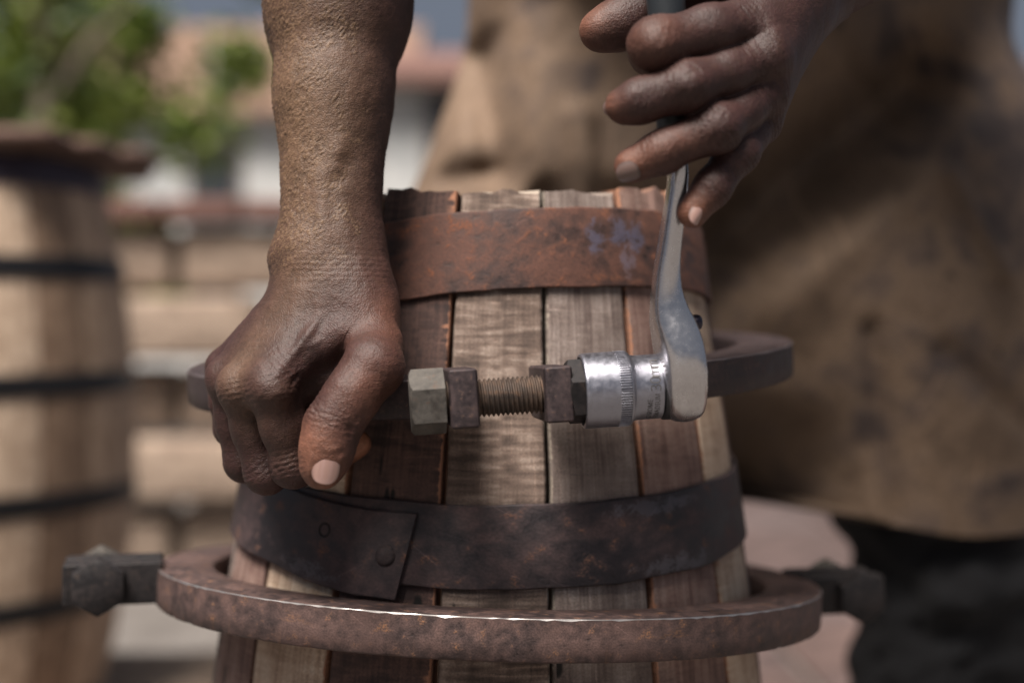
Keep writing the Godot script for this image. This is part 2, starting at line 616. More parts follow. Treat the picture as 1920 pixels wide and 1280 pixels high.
# a hoop that hugs the staves: strip of iron with thickness, tilted; overlap in radians beyond the full turn
func hoop_geo(h: float, half: float, sx: float, back: float, prof: Callable, thick: float, a0: float, a1: float, sd: int, lift := 0.0, drop := 0.0, n := 96, wob := 0.0012) -> Geo:
	var g := Geo.new()
	var nz := noise(sd, 3.0, 3)
	var rows := []
	var uvs := []
	for i in n + 1:
		var f := float(i) / n
		var a := lerpf(a0, a1, f)
		var R: float = prof.call(h)
		var yc := h + sx * R * sin(a) - back * R * cos(a)
		var up := 0.0
		var dn := 0.0
		if lift > 0.0:
			up = lift * smoothstep(0.80, 0.885, f)
			dn = drop * smoothstep(0.90, 0.98, f)
		var r := []
		var w := []
		var top := yc + half + nz.get_noise_2d(cos(a) * 0.7, sin(a) * 0.7 + f * 0.1) * wob - dn
		var bot := yc - half + nz.get_noise_2d(cos(a) * 0.7 + 5.0, sin(a) * 0.7 + f * 0.1) * wob - dn * 1.3
		var c := thick * 0.35
		for q in [[bot, 0.0, 0.0], [bot, thick - c, 0.0], [bot + c, thick, 0.03], [lerpf(bot, top, 0.33), thick, 0.33], [lerpf(bot, top, 0.66), thick, 0.66], [top - c, thick, 0.97], [top, thick - c, 1.0], [top, 0.0, 1.0]]:
			var rr: float = prof.call(q[0]) + q[1] + up + 0.0006
			var aa: float = a + ((q[2] - 0.5) * 0.055 * smoothstep(0.95, 1.0, f) if lift > 0.0 else 0.0)
			r.append(Vector3(sin(aa) * rr, q[0], cos(aa) * rr))
			w.append(Vector2(a / TAU, q[2]))
		rows.append(r); uvs.append(w)
	g.skin(rows, true, uvs)
	for row in rows: pass
	g.fan(rows[0].duplicate()); g.fan(rows[-1].duplicate(), true)
	for k in range(0, g.idx.size(), 3):        # the skin runs the other way round here
		var t := g.idx[k + 1]
		g.idx[k + 1] = g.idx[k + 2]; g.idx[k + 2] = t
	return g

# flat bar bent to a ring: [body, worn edge]
func bar_ring(r0: float, r1: float, th: float, a0: float, a1: float, sd: int, n := 150) -> Array:
	var g := Geo.new()
	var e := Geo.new()
	var nz := noise(sd, 14.0, 3)
	var nf := noise(sd + 7, 60.0, 3)
	var rows := []
	var edge := []
	for i in n + 1:
		var a := lerpf(a0, a1, float(i) / n)
		var s := Vector3(sin(a), 0, cos(a))
		var at := s * 1.0
		var ch := 0.00045 + 0.0011 * maxf(0.0, nf.get_noise_2d(at.x * 0.9, at.z * 0.9)) + 0.0016 * maxf(0.0, nz.get_noise_2d(at.x * 1.3, at.z * 1.3) - 0.28)
		var cb := 0.0010 + 0.0045 * maxf(0.0, nz.get_noise_2d(at.x * 1.1 + 4.0, at.z * 1.1) - 0.22)
		var w := nz.get_noise_2d(at.x + 9.0, at.z) * 0.0006
		var p := func(r: float, y: float): return s * r + Vector3(0, y, 0)
		rows.append([p.call(r1 - ch, 0.0), p.call(lerpf(r0, r1, 0.5), 0.0003), p.call(r0 + 0.001, 0.0), p.call(r0, -0.001), p.call(r0, -th), p.call(r1 - cb, -th), p.call(r1 + w, -th + cb), p.call(r1 + w + 0.0002, -th * 0.5), p.call(r1 + w, -ch)])
		edge.append([p.call(r1 + w, -ch), p.call(r1 - ch, 0.0)])
	for k in 8:      # each face of the bar has its own points, so that its edges stay sharp
		if k == 1 or k == 7: continue
		var strip := []
		for r in rows: strip.append([r[k], r[k + 1], r[k + 2]] if k in [0, 6] else [r[k], r[k + 1]])
		g.skin(strip, false)
	e.skin(edge, false)
	g.fan(rows[0]); g.fan(rows[-1], true)
	return [g, e]

# hexagonal head or nut along the y axis of t, corners turned off at the ends
func hex_geo(t: Transform3D, af: float, y0: float, y1: float, turn := 0.0, cham0 := true, cham1 := true) -> Geo:
	var g := Geo.new()
	var rc := af * 0.5 * 1.0
	var n := 8
	for s in 6:
		var lo := []
		var hi := []
		var out := []
		for j in n + 1:
			var b := deg_to_rad(-30.0 + 60.0 * j / n)
			var r := af * 0.5 / cos(b)
			var a := turn + deg_to_rad(60.0 * s) + b
			var q := Vector3(sin(a), 0, cos(a))
			var c := maxf(0.0, r - rc) * 0.62
			lo.append(t * (q * r + Vector3(0, y0 + (c if cham0 else 0.0), 0)))
			hi.append(t * (q * r + Vector3(0, y1 - (c if cham1 else 0.0), 0)))
			out.append([t * (q * rc + Vector3(0, y0, 0)), t * (q * rc + Vector3(0, y1, 0))])
		g.skin([lo, hi], false)
		if cham1: g.skin([hi, out.map(func(x): return x[1])], false)
		if cham0: g.skin([out.map(func(x): return x[0]), lo], false)
	var c0 := []
	var c1 := []
	for j in 48:
		var a := TAU * j / 48.0 + turn
		var b := fmod(TAU * j / 48.0 + PI / 6, PI / 3) - PI / 6
		var q := Vector3(sin(a), 0, cos(a))
		c0.append(t * (q * (rc if cham0 else af * 0.5 / cos(b)) + Vector3(0, y0, 0)))
		c1.append(t * (q * (rc if cham1 else af * 0.5 / cos(b)) + Vector3(0, y1, 0)))
	g.fan(c0, true); g.fan(c1)
	return g

func thread_geo(t: Transform3D, r: float, y0: float, y1: float, pitch: float, depth: float) -> Geo:
	var g := Geo.new()
	var rows := []
	var n := 40
	var steps := int((y1 - y0) / pitch * 8.0)
	for i in steps + 1:
		var row := []
		for j in n + 1:
			var a := TAU * j / n
			var y := lerpf(y0, y1, float(i) / steps)
			var ph := fposmod(y / pitch - float(j) / n, 1.0)
			var w := absf(ph - 0.5) * 2.0
			row.append(t * (Vector3(sin(a), 0, cos(a)) * (r - depth * clampf((w - 0.12) / 0.76, 0.0, 1.0)) + Vector3(0, y, 0)))
		rows.append(row)
	g.skin(rows, false)
	return g

# letters wrapped round the y axis of t, reading along the turn; turn 0 faces z, positive turns towards up
func wrap_text(st: SurfaceTool, words: String, t: Transform3D, r: float, y: float, a0: float, high: float, spread := 1.0) -> void:
	var f := SystemFont.new()
	f.font_names = PackedStringArray(["Droid Sans"])
	var a := a0
	for ch in words:
		var m := TextMesh.new()
		m.font = f
		m.font_size = 32
		m.text = ch
		m.pixel_size = high / 24.0
		m.depth = 0.0002
		m.curve_step = 2.0
		var w := m.get_aabb().size.x + high * 0.22
		if ch == " ": w = high * 0.4
		a += w * 0.5 / r * spread
		if ch != " ":
			# x axis of the letter -> along the turn; its up -> -y of t; its face outwards
			var n := Vector3(-sin(a), 0, cos(a))
			var tn := Vector3(-cos(a), 0, -sin(a))
			st.append_from(m, 0, t * Transform3D(Basis(tn, Vector3(0, -1, 0), n), n * (r + 0.00004) + Vector3(0, y, 0)))
		a += w * 0.5 / r * spread

# superellipse cross-section
func oval(c: Vector3, ex: Vector3, ez: Vector3, pw: float, n := 32) -> Array:
	var r := []
	for j in n:
		var a := TAU * j / n
		var s := sin(a)
		var q := cos(a)
		r.append(c + ex * signf(s) * pow(absf(s), 2.0 / pw) + ez * signf(q) * pow(absf(q), 2.0 / pw))
	return r

# a fingernail: c its middle, out its normal, tip the way it grows
func nail_geo(c: Vector3, out: Vector3, tip: Vector3, w: float, l: float) -> Geo:
	var g := Geo.new()
	out = out.normalized()
	tip = (tip - out * tip.dot(out)).normalized()
	var side := tip.cross(out)
	var rows := []
	for i in 21:
		var f := 0.5 - 0.5 * cos(PI * i / 20.0)
		var y := (f - 0.5) * l
		var e := pow(clampf(1.0 - pow(absf(f * 2.0 - 1.0), 2.5), 0.0, 1.0), 0.40)
		var row := []
		for j in 11:
			var s := (j / 10.0 - 0.5) * 2.0 * e
			row.append(c + tip * y + side * s * w * 0.5 + out * (-0.0027 * s * s - 0.0005 * pow(absf(f - 0.45) * 2.0, 2.0) + 0.0004))
		rows.append(row)
	var cols := []
	for i in 21:
		var f := 0.5 - 0.5 * cos(PI * i / 20.0)
		var row := []
		for j in 11:
			var s := absf(j / 10.0 - 0.5) * 2.0
			var k := 1.0 - 0.55 * smoothstep(0.72, 1.0, s) - 0.5 * smoothstep(0.16, 0.0, f)     # dirt round the rim
			k *= 1.0 + 0.10 * sin(j * 2.4) + 0.22 * smoothstep(0.82, 0.90, f) - 0.35 * smoothstep(0.94, 1.0, f)
			row.append(Color(k, k * 0.97, k * 0.93))
		cols.append(row)
	var uvs := []
	for row in rows: uvs.append(row.map(func(_q): return Vector2.ZERO))
	g.skin(rows, false, uvs, cols)
	return g

func leaf_crown(called: String, parent: Node, centre: Vector3, size: Vector3, count: int, leaf: float, sd: int, m: Material) -> MeshInstance3D:
	var rng := RandomNumberGenerator.new()
	rng.seed = sd
	var g := Geo.new()
	var clumps := []
	for i in 26:
		var d := Vector3(rng.randfn(), rng.randfn(), rng.randfn()).normalized() * pow(rng.randf(), 0.4)
		clumps.append([centre + d * size, rng.randf_range(0.16, 0.34)])
	for i in count:
		var cl = clumps[rng.randi() % clumps.size()]
		var d := Vector3(rng.randfn(), rng.randfn(), rng.randfn()).normalized() * pow(rng.randf(), 0.5)
		var p: Vector3 = cl[0] + d * size * cl[1]
		var b := Basis.from_euler(Vector3(rng.randf_range(-1.2, 1.2), rng.randf() * TAU, rng.randf_range(-0.8, 0.8)))
		var s := leaf * rng.randf_range(0.6, 1.3)
		var t := rng.randf()
		var c := Color(0.04, 0.085, 0.02).lerp(Color(0.22, 0.26, 0.04), t)
		var k := g.p(p - b.x * s * 0.5, Vector2.ZERO, c)
		g.p(p + b.z * s * 0.28 + b.y * s * 0.05, Vector2.ZERO, c)
		g.p(p + b.x * s * 0.5, Vector2.ZERO, c)
		g.p(p - b.z * s * 0.28 + b.y * s * 0.05, Vector2.ZERO, c)
		g.tri(k, k + 1, k + 2); g.tri(k, k + 2, k + 3)
	return obj(called, g, m, parent, "stuff")

func stamp(what: String) -> void:
	var t := Time.get_ticks_msec()
	print(what, " ", (t - T0) / 1000.0)

func _ready() -> void:
	T0 = Time.get_ticks_msec()
	# ---- camera, sky, sun, exposure
	var cam := Camera3D.new()
	cam.name = "camera"
	cam.position = Vector3(0, 0.75, 0)
	cam.fov = 27.06
	cam.near = 0.05; cam.far = 400.0
	var lens := CameraAttributesPhysical.new()
	lens.frustum_focal_length = 49.87
	lens.frustum_focus_distance = 0.762
	lens.frustum_near = 0.05; lens.frustum_far = 400.0
	lens.exposure_aperture = 2.7
	cam.attributes = lens
	add_child(cam)
	cam.current = true
	var env := Environment.new()
	env.background_mode = Environment.BG_SKY
	var sky := ProceduralSkyMaterial.new()
	sky.sky_top_color = Color(0.80, 0.85, 0.94)
	sky.sky_horizon_color = Color(0.76, 0.82, 0.93)
	sky.sky_curve = 0.25
	sky.ground_bottom_color = Color(0.20, 0.18, 0.17)
	sky.ground_horizon_color = Color(0.30, 0.28, 0.27)
	sky.sky_energy_multiplier = 0.42
	env.sky = Sky.new()
	env.sky.sky_material = sky
	env.tonemap_mode = Environment.TONE_MAPPER_LINEAR
	env.tonemap_exposure = 1.82
	env.sdfgi_enabled = true; env.ssao_enabled = true; env.ssil_enabled = true
	var we := WorldEnvironment.new()
	we.name = "environment"
	we.environment = env
	add_child(we)
	var sun := DirectionalLight3D.new()
	sun.name = "sun"
	sun.light_energy = 1.5
	sun.light_color = Color(1.0, 0.965, 0.93)
	sun.light_angular_distance = 25.0
	sun.shadow_enabled = true
	add_child(sun)
	sun.look_at_from_position(Vector3(-0.40, 1.50, 0.70), Vector3.ZERO, Vector3.UP)

	setting()
	stamp("setting")
	barrel()
	stamp("barrel")
	clamps()
	wrench()
	stamp("iron")
	person()
	stamp("person")

# ---------------------------------------------------------------- the yard
func setting() -> void:
	var dust := mottle(11, 256, lin(0.095, 0.085, 0.077), lin(0.15, 0.136, 0.125), 0.02, 0.2, 0.35)
	var ground_mat := mat(Color.WHITE, 0.95)
	ground_mat.albedo_texture = dust[0]
	tri(ground_mat, 0.7)
	bump(ground_mat, dust[1], 0.5)
	var g := Geo.new()
	g.face(Vector3(-200, 0, 60), Vector3(200, 0, 60), Vector3(200, 0, -350), Vector3(-200, 0, -350))
	obj("ground", g, ground_mat, self, "structure")
	var pm := mottle(15, 256, lin(0.050, 0.035, 0.033), lin(0.115, 0.083, 0.079), 0.03, 0.2, 0.3)
	var paving_mat := mat(Color.WHITE, 0.9)
	paving_mat.albedo_texture = pm[0]
	tri(paving_mat, 0.9)
	var paving := Node3D.new()
	paving.name = "paving"
	paving.set_meta("kind", "structure")
	add_child(paving)
	var rng := RandomNumberGenerator.new()
	rng.seed = 5
	var slab_meshes := []
	for i in 3:
		var s := Geo.new()
		s.box(Transform3D(Basis.IDENTITY, Vector3.ZERO), Vector3(0.58, 0.03, 0.58), 0.008)
		var sm := paving_mat.duplicate()
		sm.albedo_color = [Color(1, 1, 1), Color(0.92, 0.88, 0.86), Color(1.0, 0.94, 0.9)][i]
		var am := ArrayMesh.new()
		am.add_surface_from_arrays(Mesh.PRIMITIVE_TRIANGLES, s.arrays())
		am.surface_set_material(0, sm)
		slab_meshes.append(am)
	for i in 5:
		for j in 10:
			var o := inst("paving_slab", slab_meshes[rng.randi() % 3], paving)
			o.position = Vector3(0.35 + i * 0.6, 0.008 + rng.randf() * 0.005, -2.2 - j * 0.6)
			o.rotation.y = rng.randf_range(-0.01, 0.01)

	# low wall of stacked sleepers behind the finished barrel
	var sl := wood_maps(71, lin(0.11, 0.078, 0.058), lin(0.28, 0.21, 0.16), lin(0.40, 0.315, 0.245), 0.4, lin(0.08, 0.055, 0.04), 0.35, lin(0.1, 0.07, 0.05), lin(0.1, 0.07, 0.05))
	var sleeper_mat := wood_mat(sl, 0.5, 0.9)
	sleeper_mat.uv1_scale = Vector3(1, 1, 1)
	var wall := thing("sleeper_wall", "low wall of stacked tan timber sleepers across the back of the yard", "wall", Vector3(-0.9, 0, -4.7))
	for r in 5:
		for c in 3:
			var s := Geo.new()
			s.box(Transform3D(Basis(Vector3(0, 0, 1), PI / 2), Vector3.ZERO), Vector3(0.200, 1.17, 0.2), 0.02)
			var o := obj("sleeper", s, sleeper_mat, wall)
			o.position = Vector3(-2.0 + c * 1.2 + (0.3 if r % 2 else 0.0), 0.11 + r * 0.228, rng.randf_range(-0.03, 0.03) + (0.07 if r % 2 else -0.03))
	var cm := mat(lin(0.13, 0.065, 0.052), 0.85)
	for c in 14:
		var s := Geo.new()
		s.box(Transform3D(), Vector3(0.245, 0.07, 0.22), 0.01)
		var o := obj("coping_brick", s, cm, wall)
		o.position = Vector3(-2.4 + c * 0.255, 1.175, 0.02)

	# finished barrel at the left
	var pale := wood_maps(81, lin(0.28, 0.195, 0.135), lin(0.44, 0.325, 0.235), lin(0.58, 0.45, 0.34), 0.2, lin(0.2, 0.12, 0.07), 0.2, lin(0.16, 0.1, 0.06), lin(0.16, 0.1, 0.06), 0.02, 0.02)
	var bp := func(y: float) -> float: return 0.322 - 0.062 * pow(absf(y - 0.46) / 0.46, 2.0)
	var at := Vector3(-0.975, 0.13, -2.42)
	var fb := thing("finished_barrel", "finished pale oak barrel with black hoops standing at the left edge", "barrel", at)
	var pms := []
	for c in [Color(1, 1, 1), Color(0.92, 0.9, 0.88), Color(1, 0.95, 0.9), Color(0.72, 0.68, 0.65)]:
		var m := wood_mat(pale, 0.05, 0.7)
		m.albedo_color = c
		pms.append(m)
	for k in 22:
		var a := TAU * k / 22.0
		obj("stave", stave_geo(a + 0.004, a + TAU / 22.0 - 0.004, 0.0, 0.925, bp, 0.025, 300 + k, 0.001, 0.0, 1.0, 0.43, 16), pms[3] if k == 3 else pms[rng.randi() % 3], fb)
	var black := mat(lin(0.018, 0.018, 0.02), 0.45, 0.5)
	for y in [0.19, 0.357, 0.544, 0.731]:
		obj("hoop", hoop_geo(y, 0.019, 0.03, 0.0, bp, 0.003, 0.0, TAU, 330, 0.0, 0.0, 64, 0.0), black, fb)
	var chime := mat(lin(0.05, 0.04, 0.055), 0.5, 0.5)
	obj("chime_hoop", hoop_geo(0.893, 0.026, 0.0, 0.0, bp, 0.004, 0.0, TAU, 331, 0.0, 0.0, 64, 0.0), chime, fb)
	var hd := Geo.new()
	hd.lathe(Transform3D(), [Vector2(0.0, 0.86), Vector2(0.24, 0.86), Vector2(0.24, 0.86), Vector2(0.24, 0.88), Vector2(0.24, 0.88), Vector2(0.0, 0.88)], 32)
	obj("barrel_head", hd, pms[0], fb)
	var lid := thing("loose_lid", "reddish brown round plank lid lying on the finished barrel", "lid", at + Vector3(0.0, 0.927, -0.05))
	var lm := wood_mat(wood_maps(85, lin(0.06, 0.034, 0.027), lin(0.12, 0.07, 0.055), lin(0.19, 0.125, 0.10), 0.3, lin(0.05, 0.03, 0.02), 0.3, lin(0.06, 0.03, 0.02), lin(0.06, 0.03, 0.02)), 0.1)
	for k in 5:
		var w := 0.15
		var x := -0.3 + w * 0.5 + k * w * 0.8
		var s := Geo.new()
		s.box(Transform3D(), Vector3(0.70 - absf(k - 2) * 0.08, 0.022, 0.115), 0.006)
		var o := obj("plank", s, lm, lid)
		o.position = Vector3(0, 0.012, -0.24 + k * 0.12)
	var bear := thing("pallet", "timber pallet that the finished barrel stands on", "pallet", Vector3(at.x, 0, at.z))
	for k in 5:
		var s := Geo.new()
		s.box(Transform3D(), Vector3(0.9, 0.028, 0.13), 0.004)
		obj("deck_board", s, sleeper_mat, bear).position = Vector3(0, 0.115, -0.36 + k * 0.18)
	for k in 3:
		var s := Geo.new()
		s.box(Transform3D(), Vector3(0.1, 0.1, 0.85), 0.004)
		obj("bearer", s, sleeper_mat, bear).position = Vector3(-0.38 + k * 0.38, 0.05, 0)

	# houses beyond
	var white := mottle(91, 128, lin(0.42, 0.43, 0.43), lin(0.55, 0.55, 0.54), 0.03, 0.2, 0.1)
	var wm := mat(Color.WHITE, 0.9)
	wm.albedo_texture = white[0]
	tri(wm, 0.3)
	house("white_cottage", "white walled cottage under a brown tiled roof beyond the sleeper wall", Vector3(-4.4, 0, -24.0), Vector3(5.2, 4.1, 6.0), 1.9, wm, mat(lin(0.20, 0.125, 0.09), 0.9), 41)
	house("red_roofed_house", "grey white house under a red tiled roof seen past the bare forearm", Vector3(2.2, 0, -20.0), Vector3(7.5, 3.75, 7.0), 1.0, wm, mat(lin(0.15, 0.08, 0.065), 0.9), 43)

	# trees
	var leaf := mat(Color.WHITE, 0.6)
	leaf.vertex_color_use_as_albedo = true
	leaf.cull_mode = BaseMaterial3D.CULL_DISABLED
	leaf.backlight_enabled = true
	leaf.backlight = Color(0.55, 0.6, 0.2)
	var bark := mat(lin(0.20, 0.165, 0.13), 0.95)
	bump(bark, tex(256, 256, nbytes(256, 256, noise(61, 0.05, 4), 1, 4), true), 2.0)
	tri(bark, 0.8)
	tree("pale_barked tree", "broad leafy tree with a pale bare trunk at the far left", Vector3(-3.15, 0, -9.6), 0.115, Vector3(-0.1, 3.1, -0.9), Vector3(1.7, 1.5, 1.3), 5200, leaf, bark, 51)
	tree("tree", "bright green tree in the gap beside the white cottage", Vector3(-4.2, 0, -11.8), 0.10, Vector3(0.1, 3.2, 0), Vector3(1.35, 1.3, 1.2), 4200, leaf, bark, 52)
	tree("tree", "dark green tree leaning in at the left edge of the view", Vector3(-5.2, 0, -11.0), 0.15, Vector3(0.2, 3.3, 0), Vector3(1.5, 1.7, 1.3), 4200, leaf, bark, 53)
	var hedge := thing("shrub", "dark green shrub growing between the finished barrel and the cottage", "shrub", Vector3(-2.35, 0, -7.6))
	leaf_crown("foliage", hedge, Vector3(0, 1.1, 0), Vector3(0.75, 0.85, 0.5), 2600, 0.10, 54, leaf)
	var st := Geo.new()
	for k in 5:
		var b := TAU * k / 5.0
		st.tube([Vector3(cos(b) * 0.05, 0, sin(b) * 0.05), Vector3(cos(b) * 0.3, 0.6, sin(b) * 0.3), Vector3(cos(b) * 0.45, 1.3, sin(b) * 0.4)], [0.03, 0.02, 0.008], 6)
	obj("stem", st, bark, hedge)

func tree(called: String, label: String, at: Vector3, r: float, centre: Vector3, size: Vector3, count: int, leaf: Material, bark: Material, sd: int) -> void:
	var t := thing(called.replace(" ", "_"), label, "tree", at)
	var rng := RandomNumberGenerator.new()
	rng.seed = sd
	var g := Geo.new()
	g.tube([Vector3(0, -0.05, 0), Vector3(0.02, 0.8, 0), Vector3(-0.03, 1.9, 0.02), Vector3(0.02, 3.0, -0.1), Vector3(0.0, 3.9, -0.2)], [r * 1.35, r * 1.05, r * 0.92, r * 0.7, r * 0.3], 12)
	obj("trunk", g, bark, t)
	for k in 5:
		var b := Geo.new()
		var y := 1.9 + k * 0.35
		var a := rng.randf() * TAU
		var d := Vector3(cos(a) * size.x * 0.7, 0.7, sin(a) * size.z * 0.7)
		var s := Vector3(-0.02, y, 0)
		b.tube([s, s + d * 0.5 + Vector3(0, 0.1, 0), s + d], [r * 0.45, r * 0.3, r * 0.1], 7)
		obj("limb", b, bark, t)
	leaf_crown("crown", t, centre, size, count, 0.13, sd, leaf)

func house(called: String, label: String, at: Vector3, size: Vector3, rise: float, wm: Material, rm: Material, sd: int) -> void:
	var h := thing(called, label, "house", at)
	var g := Geo.new()
	g.box(Transform3D(Basis(), Vector3(0, size.y * 0.5, 0)), size, 0.02)
	obj("wall", g, wm, h)
	var r := Geo.new()
	var e := Vector3(size.x * 0.5 + 0.3, 0, size.z * 0.5 + 0.35)
	var y := size.y - 0.05
	for s in [-1.0, 1.0]:
		var a := Vector3(-e.x, y, s * e.z)
		var b := Vector3(e.x, y, s * e.z)
		var c := Vector3(e.x, y + rise, 0)
		var d := Vector3(-e.x, y + rise, 0)
		var th := Vector3(0, 0.14, 0)
		r.face(a + th, b + th, c + th, d + th); r.face(a, d, c, b); r.face(a, b, b + th, a + th)
		r.face(a, a + th, d + th, d); r.face(b, c, c + th, b + th)
	var roof := obj("roof", r, rm, h)
	for s in [-1.0, 1.0]:
		var w := Geo.new()
		var k := w.p(Vector3(s * size.x * 0.499, size.y - 0.05, size.z * 0.5))
		w.p(Vector3(s * size.x * 0.499, size.y - 0.05, -size.z * 0.5)); w.p(Vector3(s * size.x * 0.499, size.y + rise * 0.88, 0))
		w.tri(k, k + 1, k + 2)
		obj("gable", w, wm, h)
	var dark := mat(lin(0.04, 0.045, 0.05), 0.2)
	var frame := mat(lin(0.16, 0.12, 0.1), 0.7)
	var n := int(size.x / 1.7)
	for k in n:
		var x := -size.x * 0.5 + size.x * (k + 0.5) / n
		for row in [1.5, 3.1]:
			var f := Geo.new()
			f.box(Transform3D(Basis(), Vector3(x, row, size.z * 0.5 + 0.02)), Vector3(0.8, 1.1, 0.08), 0.01)
			var win := obj("window", f, frame, h)
			var p := Geo.new()
			p.box(Transform3D(Basis(), Vector3(x, row, size.z * 0.5 + 0.055)), Vector3(0.68, 0.98, 0.02), 0.002)
			obj("pane", p, dark, win)
	if sd == 41:
		var dm := Geo.new()
		dm.box(Transform3D(Basis(), Vector3(0.25, size.y + 0.75, size.z * 0.5 - 0.75)), Vector3(0.8, 0.9, 1.0), 0.02)
		var dormer := obj("dormer", dm, wm, h)
	else:
		var cg := Geo.new()
		cg.box(Transform3D(Basis(), Vector3(1.6, size.y + rise + 0.2, 0)), Vector3(0.5, 0.8, 0.5), 0.02)
		obj("chimney", cg, rm, roof)

# ---------------------------------------------------------------- the barrel being raised
func barrel() -> void:
	var b := thing("open_barrel", "half raised oak barrel of weathered mixed staves being clamped in the middle", "barrel", Vector3(-0.026, 0, -0.978))
	b.rotation.z = -0.018
	var or_ := lin(0.31, 0.145, 0.085)
	var dk := lin(0.03, 0.02, 0.018)
	var grey := wood_maps(101, lin(0.062, 0.042, 0.033), lin(0.135, 0.094, 0.074), lin(0.275, 0.215, 0.178), 0.78, lin(0.095, 0.060, 0.046), 0.33, lin(0.16, 0.12, 0.09), lin(0.40, 0.35, 0.30), 0.02, 0.05)
	var grey2 := wood_maps(107, lin(0.075, 0.052, 0.045), lin(0.150, 0.114, 0.099), lin(0.25, 0.205, 0.183), 0.22, lin(0.08, 0.055, 0.045), 0.31, lin(0.33, 0.28, 0.23), lin(0.16, 0.12, 0.1), 0.05, 0.03)
	var darkw := wood_maps(113, lin(0.028, 0.016, 0.014), lin(0.085, 0.046, 0.037), lin(0.15, 0.085, 0.066), 0.5, lin(0.025, 0.014, 0.013), 0.52, lin(0.06, 0.03, 0.025), or_, 0.02, 0.13)
	var redw := wood_maps(119, lin(0.085, 0.046, 0.038), lin(0.17, 0.102, 0.083), lin(0.26, 0.18, 0.15), 0.25, lin(0.07, 0.04, 0.035), 0.36, or_, lin(0.06, 0.035, 0.03), 0.10, 0.05)
	var straw := wood_maps(127, lin(0.22, 0.145, 0.10), lin(0.38, 0.275, 0.20), lin(0.48, 0.385, 0.30), 0.3, lin(0.12, 0.06, 0.04), 0.30, or_, or_, 0.06, 0.06)
	var mg := wood_mat(grey, 0.10)
	var mg2 := wood_mat(grey2, 0.08)
	var md := wood_mat(darkw, 0.08)
	var mr := wood_mat(redw, 0.08)
	var ms := wood_mat(straw, 0.08)
	stamp("woods")
	# the stave right of the middle of the view first, then on to the right
	var kinds := [mg, mg2, mr, ms, md, mg, mr, mg2, md, ms, mg, mr, md, mg2, ms, mr, md]
	kinds[16] = md
	kinds[15] = ms
	kinds[14] = mr
	var step := TAU / 17.0
	var rng := RandomNumberGenerator.new()
	rng.seed = 77
	for k in 17:
		var a := deg_to_rad(-8.9) + k * step
		var gap := 0.0072 + rng.randf() * 0.003
		obj("stave", stave_geo(a + gap, a + step - gap, 0.0, 0.8410 + 0.008 * sin(a + step * 0.5) + rng.randf_range(-0.0035, 0.0035), stave_radius, 0.020, 500 + k, 0.005), kinds[k], b)

	# hoops driven over the staves
	var blue := lin(0.07, 0.075, 0.13)
	var top := rust_maps(201, lin(0.034, 0.021, 0.020), lin(0.095, 0.043, 0.031), lin(0.16, 0.062, 0.033), 0.70, 0.26, 2048, 128, [[0.070, 0.62, 0.007, 0.20, blue], [0.090, 0.68, 0.009, 0.2, blue], [0.104, 0.62, 0.007, 0.22, blue], [0.095, 0.36, 0.006, 0.22, lin(0.13, 0.11, 0.15)], [0.46, 0.4, 0.02, 0.2, blue]])
	var tm := rust_mat(top, 0.0, 0.05, 0.25)
	obj("top_hoop", hoop_geo(0.788, 0.0240, 0.095, -0.11, stave_radius, 0.0028, 0.0, TAU, 210, 0.0, 0.0, 120, 0.0016), tm, b)
	var low := rust_maps(221, lin(0.022, 0.017, 0.019), lin(0.062, 0.040, 0.040), lin(0.12, 0.06, 0.04), 0.42, 0.08, 2048, 128, [[0.10, 0.85, 0.03, 0.10, lin(0.085, 0.082, 0.10)], [0.115, 0.12, 0.03, 0.12, lin(0.085, 0.083, 0.095)], [0.9, 0.15, 0.02, 0.1, lin(0.075, 0.07, 0.08)]])
	var lm := rust_mat(low, 0.0, 0.05, 0.3)
	# the strap starts right of the rivet, runs round behind and laps over its own beginning
	var a0 := deg_to_rad(-62.0)
	var lh := obj("lower_hoop", hoop_geo(0.6512, 0.0236, 0.004, 0.107, stave_radius, 0.0026, a0, a0 + TAU + deg_to_rad(47.0), 231, 0.0030, 0.006, 140, 0.0016), lm, b)
	for e in [[-19.0, -0.0075, true], [-33.0, 0.002, false]]:
		var a := deg_to_rad(e[0])
		var y: float = 0.6512 - 0.107 * 0.166 * cos(a) + 0.004 * 0.166 * sin(a) + e[1]
		var R := stave_radius(y) + 0.0063
		var t := along(Vector3(sin(a) * R, y, cos(a) * R), Vector3(sin(a), 0.16, cos(a)), Vector3.UP)
		var rg := Geo.new()
		if e[2]:
			rg.lathe(t, [Vector2(0.0062, -0.001), Vector2(0.006, 0.0006), Vector2(0.0045, 0.0016), Vector2(0.002, 0.0020), Vector2(0.0, 0.0020)], 20)
			obj("rivet", rg, lm, lh)
		else:
			rg.lathe(t, [Vector2(0.0046, -0.0008), Vector2(0.0042, 0.0003), Vector2(0.0034, 0.0002), Vector2(0.0030, -0.0012), Vector2(0.0, -0.0014)], 20)
			obj("rivet_hole", rg, mat(lin(0.006, 0.005, 0.005), 0.9), lh)


